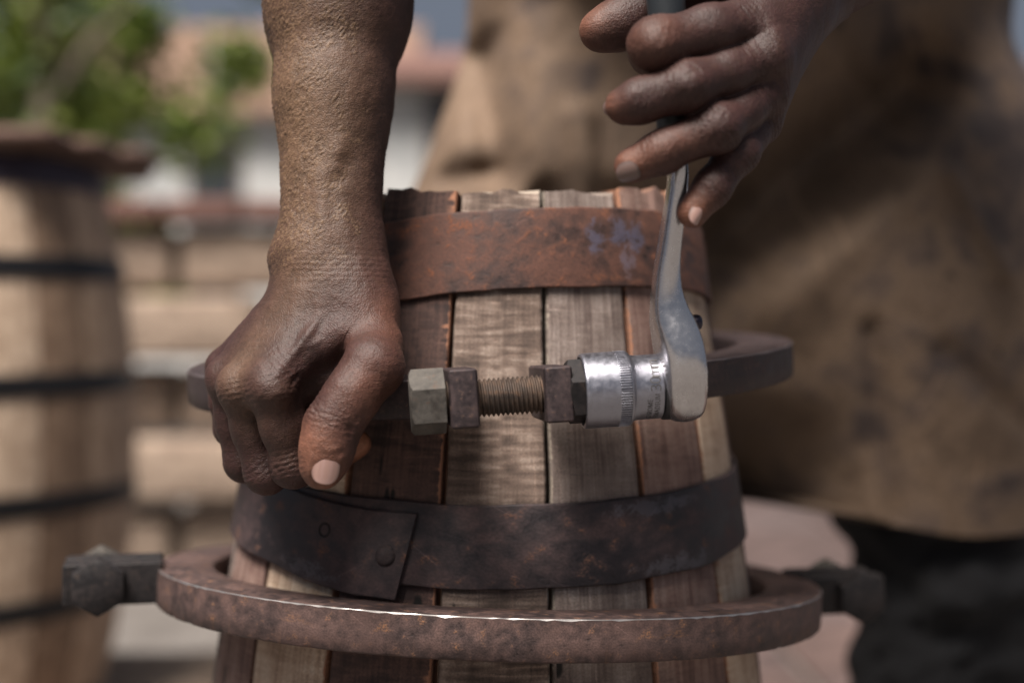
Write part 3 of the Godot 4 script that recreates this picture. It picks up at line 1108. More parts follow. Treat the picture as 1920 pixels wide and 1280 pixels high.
# ---------------------------------------------------------------- clamp rings
func clamps() -> void:
	var maps := rust_maps(241, lin(0.035, 0.025, 0.025), lin(0.10, 0.062, 0.055), lin(0.19, 0.095, 0.05), 0.50, 0.06)
	var rm := rust_mat(maps, 7.0, 0.05, 0.2)
	rm.metallic_specular = 0.4
	var worn := mat(lin(0.40, 0.38, 0.37), 0.38, 0.85)
	var dulledge := mat(lin(0.16, 0.13, 0.13), 0.45, 0.6)
	var lugm := rust_mat(rust_maps(247, lin(0.024, 0.017, 0.019), lin(0.060, 0.040, 0.040), lin(0.15, 0.09, 0.06), 0.40, 0.06), 14.0, 0.03, 0.4)
	var steel := rust_mat(rust_maps(251, lin(0.050, 0.045, 0.040), lin(0.095, 0.086, 0.076), lin(0.09, 0.055, 0.04), 0.5, 0.10), 14.0, 0.02, 0.45)
	var dark := rust_mat(rust_maps(257, lin(0.012, 0.011, 0.012), lin(0.028, 0.023, 0.023), lin(0.06, 0.04, 0.03), 0.35, 0.06), 12.0, 0.02, 0.1)
	dark.metallic_specular = 0.35
	stamp("rusts")

	# the lower ring, loose round the barrel
	var low := thing("clamp_ring", "lower rusty clamp ring hanging loose round the barrel, bright worn rim", "clamp ring", Vector3(-0.0149, 0.5927, -0.978), "clamp rings round the barrel")
	var lowt := Transform3D(tilt(-0.040, -0.047), Vector3.ZERO)
	for s in 2:
		var r := bar_ring(0.187, 0.2235, 0.0235, deg_to_rad(-75.4 + 175.4 * s), deg_to_rad(99.4 + 184.0 * s), 261 + s)
		obj("ring_half", [[r[0], rm], [r[1], worn]], null, low).transform = lowt
	for e in [[-76.0, 0.003], [100.0, 0.002]]:
		var a := deg_to_rad(e[0])
		var out := Vector3(sin(a), 0, cos(a))
		var tang := Vector3(cos(a), 0, -sin(a)) * (1.0 if e[0] < 0 else -1.0)
		var c: Vector3 = lowt * (out * 0.250 + Vector3(0, -0.0118 + e[1], 0))
		for f in [1, -1]:
			var l := Geo.new()
			l.box(Transform3D(Basis(out, Vector3.UP, out.cross(Vector3.UP)), c + tang * 0.0125 * f), Vector3(0.062, 0.0270, 0.0165), 0.0018)
			obj("lug", l, dark, low)
		var t := along(c + out * 0.009, tang, Vector3.UP)
		obj("bolt_head", hex_geo(t, 0.0310, 0.0212, 0.0350, deg_to_rad(30), false, true), dark, low)
		obj("nut", hex_geo(t, 0.0310, -0.0370, -0.0212, deg_to_rad(30), true, true), steel, low)
		obj("bolt_shank", thread_geo(t, 0.0098, -0.042, 0.0212, 0.0025, 0.0012), dark, low)

	# the upper ring, split at the front, with the bolt being tightened
	var up := thing("clamp_ring", "upper rusty clamp ring split at the front, its bolt being tightened", "clamp ring", Vector3(-0.0149, 0.7431, -0.978), "clamp rings round the barrel")
	var r := bar_ring(0.168, 0.2046, 0.0220, deg_to_rad(10.0), deg_to_rad(358.0), 271)
	obj("ring_bar", [[r[0], lugm], [r[1], dulledge]], null, up).transform = Transform3D(tilt(0.0459, 0.062), Vector3.ZERO)
	var bt := bolt_frame()
	bt.origin -= up.position
	var bx := Transform3D(Basis(bt.basis.y, bt.basis.x, -bt.basis.z), Vector3.ZERO)
	for e in [[0.0164, 0.0150, 0.0305, 0.0008], [0.0655, 0.0146, 0.0290, -0.0003]]:
		var l := Geo.new()
		l.box(Transform3D(Basis(Vector3(0, 0, 1), bt.basis.get_euler().z * 0.0) * Basis(bt.basis.y, bt.basis.y.cross(Vector3(0, 0, -1)).normalized() , Vector3(0, 0, 1)).orthonormalized(), bt * Vector3(0, e[0], 0) + Vector3(0, e[3], -0.0195)), Vector3(e[1], e[2], 0.069), 0.0013)
		obj("lug", l, lugm, up)
	var head := hex_geo(bt, 0.0300, -0.0088, 0.0092, deg_to_rad(7.0), true, false)
	obj("bolt_head", head, steel, up)
	var th := thread_geo(bt, 0.0101, 0.0092, 0.100, 0.0025, 0.0015)
	obj("bolt_thread", th, rust_mat(rust_maps(277, lin(0.07, 0.06, 0.055), lin(0.15, 0.105, 0.08), lin(0.18, 0.09, 0.05), 0.45, 0.1), 9.0, 0.01, 0.85), up)
	obj("nut", hex_geo(bt, 0.0300, 0.0732, 0.0970, deg_to_rad(12.0), true, true), dark, up)

func bolt_frame() -> Transform3D:      # y along the bolt, z towards the viewer
	var p := Vector3(-0.0442, 0.7188, -0.7350)
	var q := Vector3(0.0887, 0.7272, -0.7490)
	return along(p, q - p)

# ---------------------------------------------------------------- wrench and socket
func wrench() -> void:
	var bt := bolt_frame()
	var sp := nbytes(256, 256, noise(281, 0.25, 2))
	var lo := nbytes(256, 256, noise(282, 0.03, 4))
	var c := PackedByteArray(); c.resize(256 * 256 * 3)
	var ro := PackedByteArray(); ro.resize(256 * 256)
	for k in 256 * 256:
		var pit := clampf((42.0 - sp[k]) / 14.0, 0.0, 1.0)
		var v := 192.0 + (lo[k] - 128) * 0.06 + (sp[k] - 128) * 0.04
		c[k * 3] = int(lerpf(v, 75.0, pit)); c[k * 3 + 1] = int(lerpf(v * 0.99, 55.0, pit)); c[k * 3 + 2] = int(lerpf(v * 1.0, 45.0, pit))
		ro[k] = clampi(int(98.0 + (lo[k] - 128) * 0.25 + pit * 90.0), 0, 255)
	var satin := mat(Color.WHITE, 1.0, 0.95)
	satin.albedo_texture = tex(256, 256, c)
	satin.roughness_texture = tex(256, 256, ro, true)
	bump(satin, tex(256, 256, sp, true), 0.0022)
	satin.albedo_color = Color(0.78, 0.79, 0.83)
	tri(satin, 28.0)
	var chrome: StandardMaterial3D = satin.duplicate()
	chrome.roughness = 0.62
	chrome.albedo_color = Color(1.0, 1.0, 1.0)
	var black := mat(lin(0.012, 0.012, 0.014), 0.5)

	var so := thing("wrench_socket", "satin steel thirty millimetre socket pushed over the clamp nut", "socket", bt * Vector3(0, 0.0935, 0))
	var t := bt
	t.origin = Vector3.ZERO
	t.origin = -(t.basis * Vector3(0, 0.0, 0))
	var z := -0.0935
	var g := Geo.new()
	var prof := [Vector2(0.0, 0.100), Vector2(0.0166, 0.100), Vector2(0.0166, 0.100), Vector2(0.0166, 0.0835), Vector2(0.0166, 0.0835), Vector2(0.0180, 0.0810), Vector2(0.0180, 0.0810), Vector2(0.0190, 0.0810), Vector2(0.0196, 0.0817), Vector2(0.0198, 0.0830), Vector2(0.0198, 0.0990), Vector2(0.0198, 0.0990)]
	for i in prof.size(): prof[i].y += z
	g.lathe(t, prof, 64)
	var p2 := [Vector2(0.0198, 0.1048), Vector2(0.0198, 0.1048), Vector2(0.0196, 0.1055), Vector2(0.0190, 0.1062), Vector2(0.0180, 0.1068), Vector2(0.0174, 0.1078), Vector2(0.0171, 0.1095), Vector2(0.0170, 0.1112), Vector2(0.0170, 0.1215), Vector2(0.0168, 0.1223), Vector2(0.0163, 0.1226), Vector2(0.0163, 0.1226), Vector2(0.0, 0.1226)]
	for i in p2.size(): p2[i].y += z
	g.lathe(t, p2, 64)
	obj("socket_body", g, satin, so)
	var kn := Geo.new()
	var kp := [Vector2(0.0198, 0.0990 + z), Vector2(0.0198, 0.1048 + z)]
	kn.lathe(t, [Vector2(0.0197, 0.0990 + z), Vector2(0.0199, 0.0994 + z), Vector2(0.0199, 0.1044 + z), Vector2(0.0197, 0.1048 + z)], 880, func(q: Vector3, a: float, i: int) -> Vector3:
		var f := fposmod(a * 88.0 / TAU, 1.0)
		return Vector3(q.x, 0, q.z) * (1.0 - 0.045 * (1.0 if f > 0.5 else 0.0)) + Vector3(0, q.y, 0))
	obj("knurled_band", kn, satin, so)
	var st := SurfaceTool.new()
	st.begin(Mesh.PRIMITIVE_TRIANGLES)
	wrap_text(st, "30mm", t, 0.0170, 0.1178 + z, deg_to_rad(-6), 0.0056, 0.8)
	wrap_text(st, "CHROME", t, 0.0170, 0.1146 + z, deg_to_rad(-70), 0.0027)
	wrap_text(st, "VANADIUM", t, 0.0170, 0.1184 + z, deg_to_rad(-78), 0.0027)
	st.set_material(mat(lin(0.10, 0.095, 0.095), 0.5, 0.6))
	inst("lettering", st.commit(), so)

	var wr := thing("ratchet_wrench", "chrome ratchet wrench held upright, its head driving the socket", "wrench", bt * Vector3(0, 0.1365, 0))
	var ex := bt.basis.y
	var rows := []
	# height in the picture, middle, half width, half depth, squareness
	var px := [[791, 1283, 3, 4, 2.0], [788, 1283, 20, 26, 2.2], [782, 1283, 31, 40, 2.6], [772, 1282, 37, 56, 3.0], [755, 1281, 40, 72, 3.3], [730, 1280, 42, 84, 3.4], [700, 1278, 43.5, 90, 3.4], [670, 1275, 44, 88, 3.3], [645, 1271, 44, 82, 3.2], [622, 1266, 43, 74, 3.0], [600, 1260, 41, 64, 2.7], [580, 1255, 36, 56, 2.5], [562, 1252, 32, 52, 2.4], [540, 1250, 28, 49, 2.3], [510, 1250, 25, 47, 2.3], [480, 1253, 22.5, 46, 2.4], [450, 1257, 20.5, 45, 2.6], [420, 1261, 19.5, 44, 3.0], [390, 1265, 18.5, 43, 3.4], [360, 1269, 17.5, 42, 3.6], [330, 1271, 17, 40, 3.6], [300, 1270, 17, 38, 3.6], [262, 1267, 17, 36, 3.4]]
	for e in px:
		var f: float = clampf((e[0] - 262.0) / 500.0, 0.0, 1.0)
		var dd := lerpf(0.726, 0.7495, f)
		var s := dd / 2660.0
		var cc := Vector3((e[1] - 960.0) * s, 0.75 + (640.0 - e[0]) * s, -dd) - wr.position
		var tx: Vector3 = ex if e[0] > 560 else ex.lerp(Vector3(1, 0.0, 0.02), clampf((560.0 - e[0]) / 160.0, 0.0, 1.0)).normalized()
		rows.append(oval(cc, tx * e[2] * s, Vector3(0.05, 0.0, 1).normalized() * e[3] * s, e[4]))
	var h := Geo.new()
	h.skin(rows, true)
	h.fan(rows[0], true); h.fan(rows[-1])
	obj("head_and_shank", h, chrome, wr)
	var grip := Geo.new()
	var gp := [Vector3(0.0838, 0.8497, -0.7265), Vector3(0.0835, 0.8532, -0.7262), Vector3(0.0829, 0.8632, -0.7255), Vector3(0.0812, 0.8916, -0.7245), Vector3(0.0789, 0.9186, -0.7235), Vector3(0.0761, 0.9537, -0.7225), Vector3(0.0738, 0.9860, -0.7215), Vector3(0.0735, 0.9914, -0.7215)]
	for i in gp.size(): gp[i] -= wr.position
	grip.tube(gp, [0.0055, 0.0086, 0.0093, 0.0093, 0.0098, 0.0105, 0.0105, 0.006], 24)
	obj("grip", grip, mat(lin(0.016, 0.02, 0.024), 0.45), wr)
	var lv := Geo.new()
	lv.lathe(along(Vector3(0.0975, 0.7601, -0.7495) - wr.position, Vector3(1, 0.12, 0.15)), [Vector2(0.0042, -0.006), Vector2(0.0042, 0.0005), Vector2(0.0036, 0.0022), Vector2(0.002, 0.0032), Vector2(0.0, 0.0034)], 16)
	obj("reverse_lever", lv, mat(lin(0.03, 0.025, 0.04), 0.35, 0.6), wr)
	var co := Geo.new()
	var ct := t
	ct.origin = bt * Vector3.ZERO - wr.position
	co.lathe(ct, [Vector2(0.0, 0.1226), Vector2(0.0150, 0.1226), Vector2(0.0150, 0.1226), Vector2(0.0178, 0.1234), Vector2(0.0180, 0.1262), Vector2(0.0180, 0.1290)], 40)
	obj("drive_collar", co, black, wr)

# ---------------------------------------------------------------- the cooper
func person() -> void:
	var pr := thing("person", "person in a stained leather apron gripping the upper ring and turning the wrench", "person", Vector3(0.2, 0, -1.48))
	var back := -pr.position
	var skin_n := nbytes(512, 512, noise(401, 0.11, 3, FastNoiseLite.TYPE_CELLULAR))
	var skin_f := nbytes(512, 512, noise(402, 0.03, 4))
	var skin_s := nbytes(512, 512, noise(403, 0.33, 1))
	var sk := PackedByteArray(); sk.resize(512 * 512)
	var sc := PackedByteArray(); sc.resize(512 * 512 * 3)
	for k in sk.size():
		sk[k] = clampi(int(skin_n[k] * 0.65 + skin_f[k] * 0.35), 0, 255)
		var v := 0.40 + skin_n[k] / 255.0 * 0.16 + (skin_f[k] / 255.0 - 0.5) * 0.26
		var sp := clampf((skin_s[k] / 255.0 - 0.80) * 9.0, 0.0, 1.0) * clampf(skin_f[k] / 90.0 - 0.9, 0.0, 1.0)
		v = sqrt(v)      # the picture is stored as sRGB
		sc[k * 3] = int(255.0 * minf(1.0, lerpf(v, 1.0, sp))); sc[k * 3 + 1] = int(255.0 * lerpf(v, 0.97, sp)); sc[k * 3 + 2] = int(255.0 * lerpf(v, 0.88, sp))
	var skin := mat(Color.WHITE, 0.56)
	skin.vertex_color_use_as_albedo = true
	skin.albedo_texture = tex(512, 512, sc)
	bump(skin, tex(512, 512, sk, true), 0.06)
	tri(skin, 20.0)
	skin.metallic_specular = 0.42

	var base := Color(0.080, 0.034, 0.029)
	var dust := Color(0.33, 0.20, 0.118)
	var warm := Color(0.40, 0.17, 0.105)
	var body := Geo.new()
	var lump := noise(411, 700.0, 2)
	var soft := noise(412, 60.0, 3)
	var speck := noise(413, 900.0, 1)

	# right arm and fist (at the left of the view)
	var R := Field.new()
	R.base = base
	R.bone(Vector3(-0.095, 1.065, -0.875), Vector3(-0.1020, 0.9439, -0.8320), 0.043, 0.0390, 0, 0.02)
	R.bone(Vector3(-0.1020, 0.9439, -0.8320), Vector3(-0.1027, 0.8915, -0.8180), 0.0395, 0.0292, 0, 0.02)
	R.bone(Vector3(-0.1057, 0.8913, -0.8170), Vector3(-0.1094, 0.7943, -0.7970), 0.0258, 0.0198, 0, 0.02)
	R.bone(Vector3(-0.1001, 0.8913, -0.8170), Vector3(-0.0944, 0.7943, -0.7970), 0.0258, 0.0198, 0, 0.02)
	R.bone(Vector3(-0.1094, 0.7943, -0.7970), Vector3(-0.1059, 0.7738, -0.7910), 0.0198, 0.0218, 0, 0.02)
	R.bone(Vector3(-0.0944, 0.7943, -0.7970), Vector3(-0.0863, 0.7692, -0.7860), 0.0198, 0.0205, 0, 0.02)
	R.bone(Vector3(-0.1254, 0.7957, -0.8000), Vector3(-0.1238, 0.7933, -0.7990), 0.0085, 0.0085, 0, 0.014)
	# metacarpals
	R.bone(Vector3(-0.0979, 0.7692, -0.7840), Vector3(-0.1277, 0.7266, -0.7580), 0.0175, 0.0150, 0, 0.010)
	R.bone(Vector3(-0.1076, 0.7701, -0.7860), Vector3(-0.1464, 0.7251, -0.7710), 0.0175, 0.0135, 0, 0.010)
	R.bone(Vector3(-0.1158, 0.7702, -0.7900), Vector3(-0.1582, 0.7298, -0.7910), 0.0170, 0.0118, 0, 0.010)
	R.bone(Vector3(-0.1222, 0.7704, -0.7970), Vector3(-0.1645, 0.7347, -0.8120), 0.0150, 0.0102, 0, 0.010)
	R.bone(Vector3(-0.0953, 0.7500, -0.7920), Vector3(-0.1111, 0.7248, -0.7880), 0.0200, 0.0170, 0, 0.014)
	R.bone(Vector3(-0.0863, 0.7692, -0.7860), Vector3(-0.0730, 0.7494, -0.7640), 0.0190, 0.0128, 0, 0.016)
	R.bone(Vector3(-0.0891, 0.7559, -0.7900), Vector3(-0.0787, 0.7354, -0.7750), 0.0180, 0.0140, 0, 0.016)
	R.bone(Vector3(-0.0977, 0.7456, -0.7760), Vector3(-0.1045, 0.7355, -0.7720), 0.0140, 0.0110, 0, 0.016)
	# thumb, then the fingers from index to little
	R.chain([Vector3(-0.0730, 0.7486, -0.7640), Vector3(-0.0731, 0.7365, -0.7480), Vector3(-0.0835, 0.7216, -0.7400), Vector3(-0.0931, 0.7068, -0.7370), Vector3(-0.0962, 0.6934, -0.7350), Vector3(-0.0985, 0.6846, -0.7340)], [0.0130, 0.0150, 0.0137, 0.0138, 0.0126, 0.0112], 1, 0.008)
	R.chain([Vector3(-0.1277, 0.7266, -0.7580), Vector3(-0.1230, 0.7042, -0.7610), Vector3(-0.1184, 0.6835, -0.7660), Vector3(-0.1068, 0.6814, -0.8000), Vector3(-0.0885, 0.6918, -0.8060)], [0.0148, 0.0120, 0.0120, 0.0098, 0.0085], 2, 0.006)
	R.chain([Vector3(-0.1464, 0.7251, -0.7710), Vector3(-0.1423, 0.7018, -0.7770), Vector3(-0.1352, 0.6785, -0.7800), Vector3(-0.1282, 0.6851, -0.8220), Vector3(-0.1244, 0.6964, -0.8380)], [0.0132, 0.0108, 0.0116, 0.0100, 0.0085], 3, 0.006)
	R.chain([Vector3(-0.1582, 0.7298, -0.7910), Vector3(-0.1564, 0.7051, -0.7970), Vector3(-0.1517, 0.6819, -0.8020), Vector3(-0.1481, 0.6854, -0.8380), Vector3(-0.1441, 0.6955, -0.8520)], [0.0116, 0.0100, 0.0106, 0.0092, 0.0080], 4, 0.006)
	R.chain([Vector3(-0.1645, 0.7347, -0.8120), Vector3(-0.1632, 0.7164, -0.8130), Vector3(-0.1617, 0.7000, -0.8160), Vector3(-0.1618, 0.6988, -0.8520), Vector3(-0.1588, 0.7063, -0.8620)], [0.0102, 0.0096, 0.0092, 0.0082, 0.0072], 5, 0.006)
	R.k_join = 0.0055
	R.bumps = [
		[Vector3(-0.0995, 0.7673, -0.7650), Vector3(-0.1227, 0.7333, -0.7420), 0.0027, 0.0010], [Vector3(-0.1073, 0.7667, -0.7670), Vector3(-0.1417, 0.7324, -0.7570), 0.0026, 0.0011], [Vector3(-0.1152, 0.7660, -0.7720), Vector3(-0.1538, 0.7354, -0.7780), 0.0026, 0.0009],
		[Vector3(-0.1042, 0.7644, -0.7660), Vector3(-0.1318, 0.7314, -0.7490), 0.0034, -0.0008], [Vector3(-0.1122, 0.7645, -0.7690), Vector3(-0.1480, 0.7327, -0.7660), 0.0032, -0.0008],
		[Vector3(-0.1158, 0.7616, -0.7700), Vector3(-0.1279, 0.7517, -0.7660), 0.0017, 0.0008], [Vector3(-0.1279, 0.7517, -0.7660), Vector3(-0.1361, 0.7457, -0.7640), 0.0017, 0.0008], [Vector3(-0.1361, 0.7457, -0.7640), Vector3(-0.1377, 0.7357, -0.7600), 0.0016, 0.0007], [Vector3(-0.1216, 0.7581, -0.7700), Vector3(-0.1422, 0.7500, -0.7720), 0.0016, 0.0006], [Vector3(-0.1025, 0.7500, -0.7570), Vector3(-0.1187, 0.7421, -0.7520), 0.0016, 0.0005],
		[Vector3(-0.0999, 0.6944, -0.7220), Vector3(-0.0896, 0.6949, -0.7220), 0.0016, 0.0005], [Vector3(-0.1022, 0.6907, -0.7230), Vector3(-0.1034, 0.6820, -0.7240), 0.0014, 0.0006], [Vector3(-0.0870, 0.6913, -0.7230), Vector3(-0.0871, 0.6820, -0.7240), 0.0014, 0.0006], [Vector3(-0.1004, 0.6849, -0.7220), Vector3(-0.0896, 0.6849, -0.7220), 0.0050, -0.0003],
		[Vector3(-0.1311, 0.7206, -0.7450), Vector3(-0.1204, 0.7186, -0.7450), 0.0011, -0.0004], [Vector3(-0.1316, 0.7270, -0.7450), Vector3(-0.1219, 0.7287, -0.7440), 0.0011, -0.0004], [Vector3(-0.1297, 0.7169, -0.7470), Vector3(-0.1202, 0.7152, -0.7470), 0.0011, -0.0004], [Vector3(-0.1486, 0.7200, -0.7600), Vector3(-0.1410, 0.7180, -0.7590), 0.0010, -0.0004], [Vector3(-0.1501, 0.7265, -0.7620), Vector3(-0.1425, 0.7283, -0.7610), 0.0010, -0.0004],
		[Vector3(-0.1247, 0.6876, -0.7540), Vector3(-0.1134, 0.6854, -0.7540), 0.0012, -0.0004], [Vector3(-0.1260, 0.6824, -0.7550), Vector3(-0.1147, 0.6796, -0.7550), 0.0012, -0.0004],
		[Vector3(-0.1273, 0.7234, -0.7440), Vector3(-0.1245, 0.7234, -0.7440), 0.0085, 0.0018], [Vector3(-0.1459, 0.7229, -0.7580), Vector3(-0.1448, 0.7229, -0.7580), 0.0075, 0.0014], [Vector3(-0.1583, 0.7265, -0.7800), Vector3(-0.1572, 0.7265, -0.7800), 0.0070, 0.0012],
		[Vector3(-0.1362, 0.7330, -0.7550), Vector3(-0.1353, 0.7159, -0.7560), 0.0042, -0.0016], [Vector3(-0.1521, 0.7354, -0.7750), Vector3(-0.1519, 0.7193, -0.7770), 0.0038, -0.0014],
		[Vector3(-0.1360, 0.7129, -0.7600), Vector3(-0.1260, 0.6784, -0.7620), 0.0030, -0.0016], [Vector3(-0.1505, 0.7150, -0.7760), Vector3(-0.1415, 0.6778, -0.7840), 0.0030, -0.0016], [Vector3(-0.1620, 0.7187, -0.7920), Vector3(-0.1576, 0.6898, -0.8000), 0.0026, -0.0012],
		[Vector3(-0.0869, 0.7457, -0.7580), Vector3(-0.1074, 0.7185, -0.7480), 0.0042, -0.0026], [Vector3(-0.1022, 0.7330, -0.7550), Vector3(-0.1057, 0.7204, -0.7500), 0.0060, -0.0022],
		[Vector3(-0.0911, 0.7557, -0.7570), Vector3(-0.1020, 0.7472, -0.7540), 0.0090, 0.0016],
		[Vector3(-0.1108, 0.7275, -0.7480), Vector3(-0.1152, 0.7215, -0.7440), 0.0018, -0.0010], [Vector3(-0.1091, 0.7233, -0.7480), Vector3(-0.1144, 0.7158, -0.7460), 0.0018, -0.0010], [Vector3(-0.1126, 0.7317, -0.7490), Vector3(-0.1162, 0.7270, -0.7450), 0.0016, -0.0008],
		[Vector3(-0.0980, 0.7105, -0.7240), Vector3(-0.0818, 0.7064, -0.7250), 0.0013, -0.0010], [Vector3(-0.0985, 0.7073, -0.7240), Vector3(-0.0797, 0.7041, -0.7260), 0.0011, -0.0008], [Vector3(-0.0968, 0.7140, -0.7250), Vector3(-0.0798, 0.7109, -0.7270), 0.0012, -0.0008], [Vector3(-0.0939, 0.7032, -0.7240), Vector3(-0.0813, 0.7014, -0.7260), 0.0011, -0.0006],
		[Vector3(-0.0951, 0.7177, -0.7270), Vector3(-0.0778, 0.7155, -0.7290), 0.0010, -0.0005], [Vector3(-0.1004, 0.6944, -0.7220), Vector3(-0.0871, 0.6934, -0.7240), 0.0018, -0.0007],
		[Vector3(-0.0936, 0.8643, -0.7900), Vector3(-0.0964, 0.8470, -0.7820), 0.0065, 0.0013], [Vector3(-0.0906, 0.8614, -0.7900), Vector3(-0.0942, 0.8413, -0.7830), 0.0055, -0.0012], [Vector3(-0.1053, 0.8407, -0.7780), Vector3(-0.1015, 0.7908, -0.7760), 0.0055, 0.0010], [Vector3(-0.0938, 0.8321, -0.7800), Vector3(-0.0911, 0.7938, -0.7770), 0.0050, 0.0008],
		[Vector3(-0.1053, 0.7895, -0.7780), Vector3(-0.0792, 0.7852, -0.7800), 0.0030, -0.0006], [Vector3(-0.1082, 0.7851, -0.7780), Vector3(-0.0762, 0.7805, -0.7800), 0.0026, -0.0006],
		[Vector3(-0.1340, 0.7500, -0.7750), Vector3(-0.0924, 0.7731, -0.7680), 0.0022, 0.0004]]
	R.joints = [
		[Vector3(-0.0904, 0.7092, -0.7240), Vector3(-0.28, -0.96, 0), 0.0055, 0.00065, 0.0026, Vector3(0.1, 0.2, 1)], [Vector3(-0.1176, 0.6854, -0.7540), Vector3(0.2, -0.97, 0), 0.006, 0.0005, 0.0027, Vector3(-0.2, -0.2, 1)],
		[Vector3(-0.1336, 0.6809, -0.7660), Vector3(0.25, -0.96, 0), 0.006, 0.0005, 0.0027, Vector3(-0.2, -0.2, 1)], [Vector3(-0.1251, 0.7249, -0.7430), Vector3(0.1, -0.99, 0.1), 0.007, 0.0004, 0.0028, Vector3(-0.3, 0.3, 1)],
		[Vector3(-0.1437, 0.7250, -0.7570), Vector3(0.15, -0.98, 0.1), 0.006, 0.0004, 0.0026, Vector3(-0.3, 0.3, 1)], [Vector3(-0.0935, 0.7909, -0.7770), Vector3(0, -1, 0), 0.010, 0.0003, 0.0030, Vector3(0, 0, 1)], [Vector3(-0.1086, 0.7232, -0.7500), Vector3(0.75, 0.66, 0), 0.006, 0.0006, 0.0026, Vector3(-0.2, 0.2, 1)]]
	R.tints = [
		[Vector3(-0.0978, 0.6776, -0.7270), Vector3(-0.1008, 0.6955, -0.7250), 0.014, warm, 0.75], [Vector3(-0.1078, 0.7003, -0.7350), Vector3(-0.1064, 0.6837, -0.7350), 0.008, warm, 0.8], [Vector3(-0.0857, 0.6923, -0.8000), Vector3(-0.0812, 0.6974, -0.8000), 0.012, Color(0.60, 0.25, 0.14), 0.9],
		[Vector3(-0.0647, 0.7615, -0.7650), Vector3(-0.0639, 0.7358, -0.7550), 0.020, warm, 0.34], [Vector3(-0.0741, 0.7226, -0.7300), Vector3(-0.0741, 0.7226, -0.7300), 0.016, warm, 0.35],
		[Vector3(-0.1188, 0.8762, -0.7900), Vector3(-0.1107, 0.8083, -0.7750), 0.030, dust, 0.40], [Vector3(-0.1203, 0.9365, -0.8000), Vector3(-0.1188, 0.8807, -0.7900), 0.034, dust, 0.35], [Vector3(-0.0956, 0.9233, -0.7950), Vector3(-0.1003, 0.8503, -0.7850), 0.024, dust, 0.2],
		[Vector3(-0.1165, 0.7733, -0.7750), Vector3(-0.1467, 0.7385, -0.7650), 0.018, dust, 0.30], [Vector3(-0.1457, 0.7329, -0.7600), Vector3(-0.1400, 0.7100, -0.7600), 0.014, dust, 0.22], [Vector3(-0.1232, 0.7220, -0.7450), Vector3(-0.1192, 0.6904, -0.7550), 0.010, dust, 0.12]]
	var arm_top := 0.75 + 0.012
	R.grain = func(p: Vector3, n: Vector3) -> float:
		var up := smoothstep(0.775, 0.815, p.y)
		var s := soft.get_noise_3d(p.x, p.y, p.z)
		var ds := up * smoothstep(0.25, -0.30, n.x + 0.0 + s * 1.1)
		var lu := lump.get_noise_3d(p.x, p.y * 0.85, p.z)
		return lu * 0.00008 + maxf(0.0, lu - 0.02) * 0.0011 * ds + s * 0.0005
	R.shade = func(p: Vector3, n: Vector3, c: Color) -> Color:
		var s := soft.get_noise_3d(p.x, p.y, p.z)
		var up := smoothstep(0.775, 0.815, p.y)
		var ds := up * smoothstep(0.25, -0.30, n.x + 0.0 + s * 1.1)
		c = c.lerp(dust, clampf(ds * (0.22 + 2.8 * lump.get_noise_3d(p.x, p.y * 0.85, p.z)), 0.0, 0.95))
		return c * (1.0 + 0.28 * s)
	stamp("textures")
	R.mesh(body, Vector3(-0.20, 0.632, -0.905), Vector3(-0.035, 1.0, -0.705), 0.00098)
	stamp("right hand")

	# left hand, round the grip (at the right of the view)
	var L := Field.new()
	L.base = base
	L.bone(Vector3(0.33, 1.06, -0.90), Vector3(0.1554, 0.9413, -0.7950), 0.043, 0.0235, 0, 0.02)
	L.bone(Vector3(0.1554, 0.9413, -0.7950), Vector3(0.1500, 0.9306, -0.7750), 0.0235, 0.0210, 0, 0.02)
	L.bone(Vector3(0.1530, 0.9449, -0.7680), Vector3(0.1276, 0.9159, -0.7380), 0.0180, 0.0150, 0, 0.010)
	L.bone(Vector3(0.1544, 0.9372, -0.7720), Vector3(0.1312, 0.8974, -0.7330), 0.0175, 0.0138, 0, 0.010)
	L.bone(Vector3(0.1538, 0.9306, -0.7750), Vector3(0.1308, 0.8797, -0.7370), 0.0165, 0.0125, 0, 0.010)
	L.bone(Vector3(0.1525, 0.9245, -0.7800), Vector3(0.1301, 0.8655, -0.7460), 0.0150, 0.0112, 0, 0.010)
	L.bone(Vector3(0.1505, 0.9359, -0.7850), Vector3(0.1265, 0.8995, -0.7650), 0.0230, 0.0180, 0, 0.014)
	L.bone(Vector3(0.1446, 0.9507, -0.7850), Vector3(0.1100, 0.9486, -0.7600), 0.0200, 0.0150, 0, 0.014)
	L.chain([Vector3(0.1100, 0.9500, -0.7600), Vector3(0.0896, 0.9407, -0.7570), Vector3(0.0709, 0.9257, -0.7540), Vector3(0.0578, 0.9180, -0.7500), Vector3(0.0470, 0.9137, -0.7480)], [0.0150, 0.0135, 0.0138, 0.0128, 0.0114], 1, 0.008)
	L.chain([Vector3(0.1276, 0.9159, -0.7380), Vector3(0.0996, 0.9067, -0.7160), Vector3(0.0716, 0.8974, -0.7050), Vector3(0.0731, 0.9012, -0.7420), Vector3(0.0863, 0.9031, -0.7600)], [0.0148, 0.0122, 0.0130, 0.0110, 0.0095], 2, 0.007)
	L.chain([Vector3(0.1312, 0.8974, -0.7330), Vector3(0.1082, 0.8857, -0.7160), Vector3(0.0867, 0.8763, -0.7030), Vector3(0.0628, 0.8688, -0.7020), Vector3(0.0550, 0.8667, -0.7040)], [0.0136, 0.0112, 0.0122, 0.0106, 0.0088], 3, 0.006)
	L.chain([Vector3(0.1308, 0.8797, -0.7370), Vector3(0.1167, 0.8673, -0.7220), Vector3(0.1019, 0.8567, -0.7080), Vector3(0.0745, 0.8438, -0.7030), Vector3(0.0595, 0.8373, -0.7060)], [0.0124, 0.0104, 0.0118, 0.0101, 0.0088], 4, 0.006)
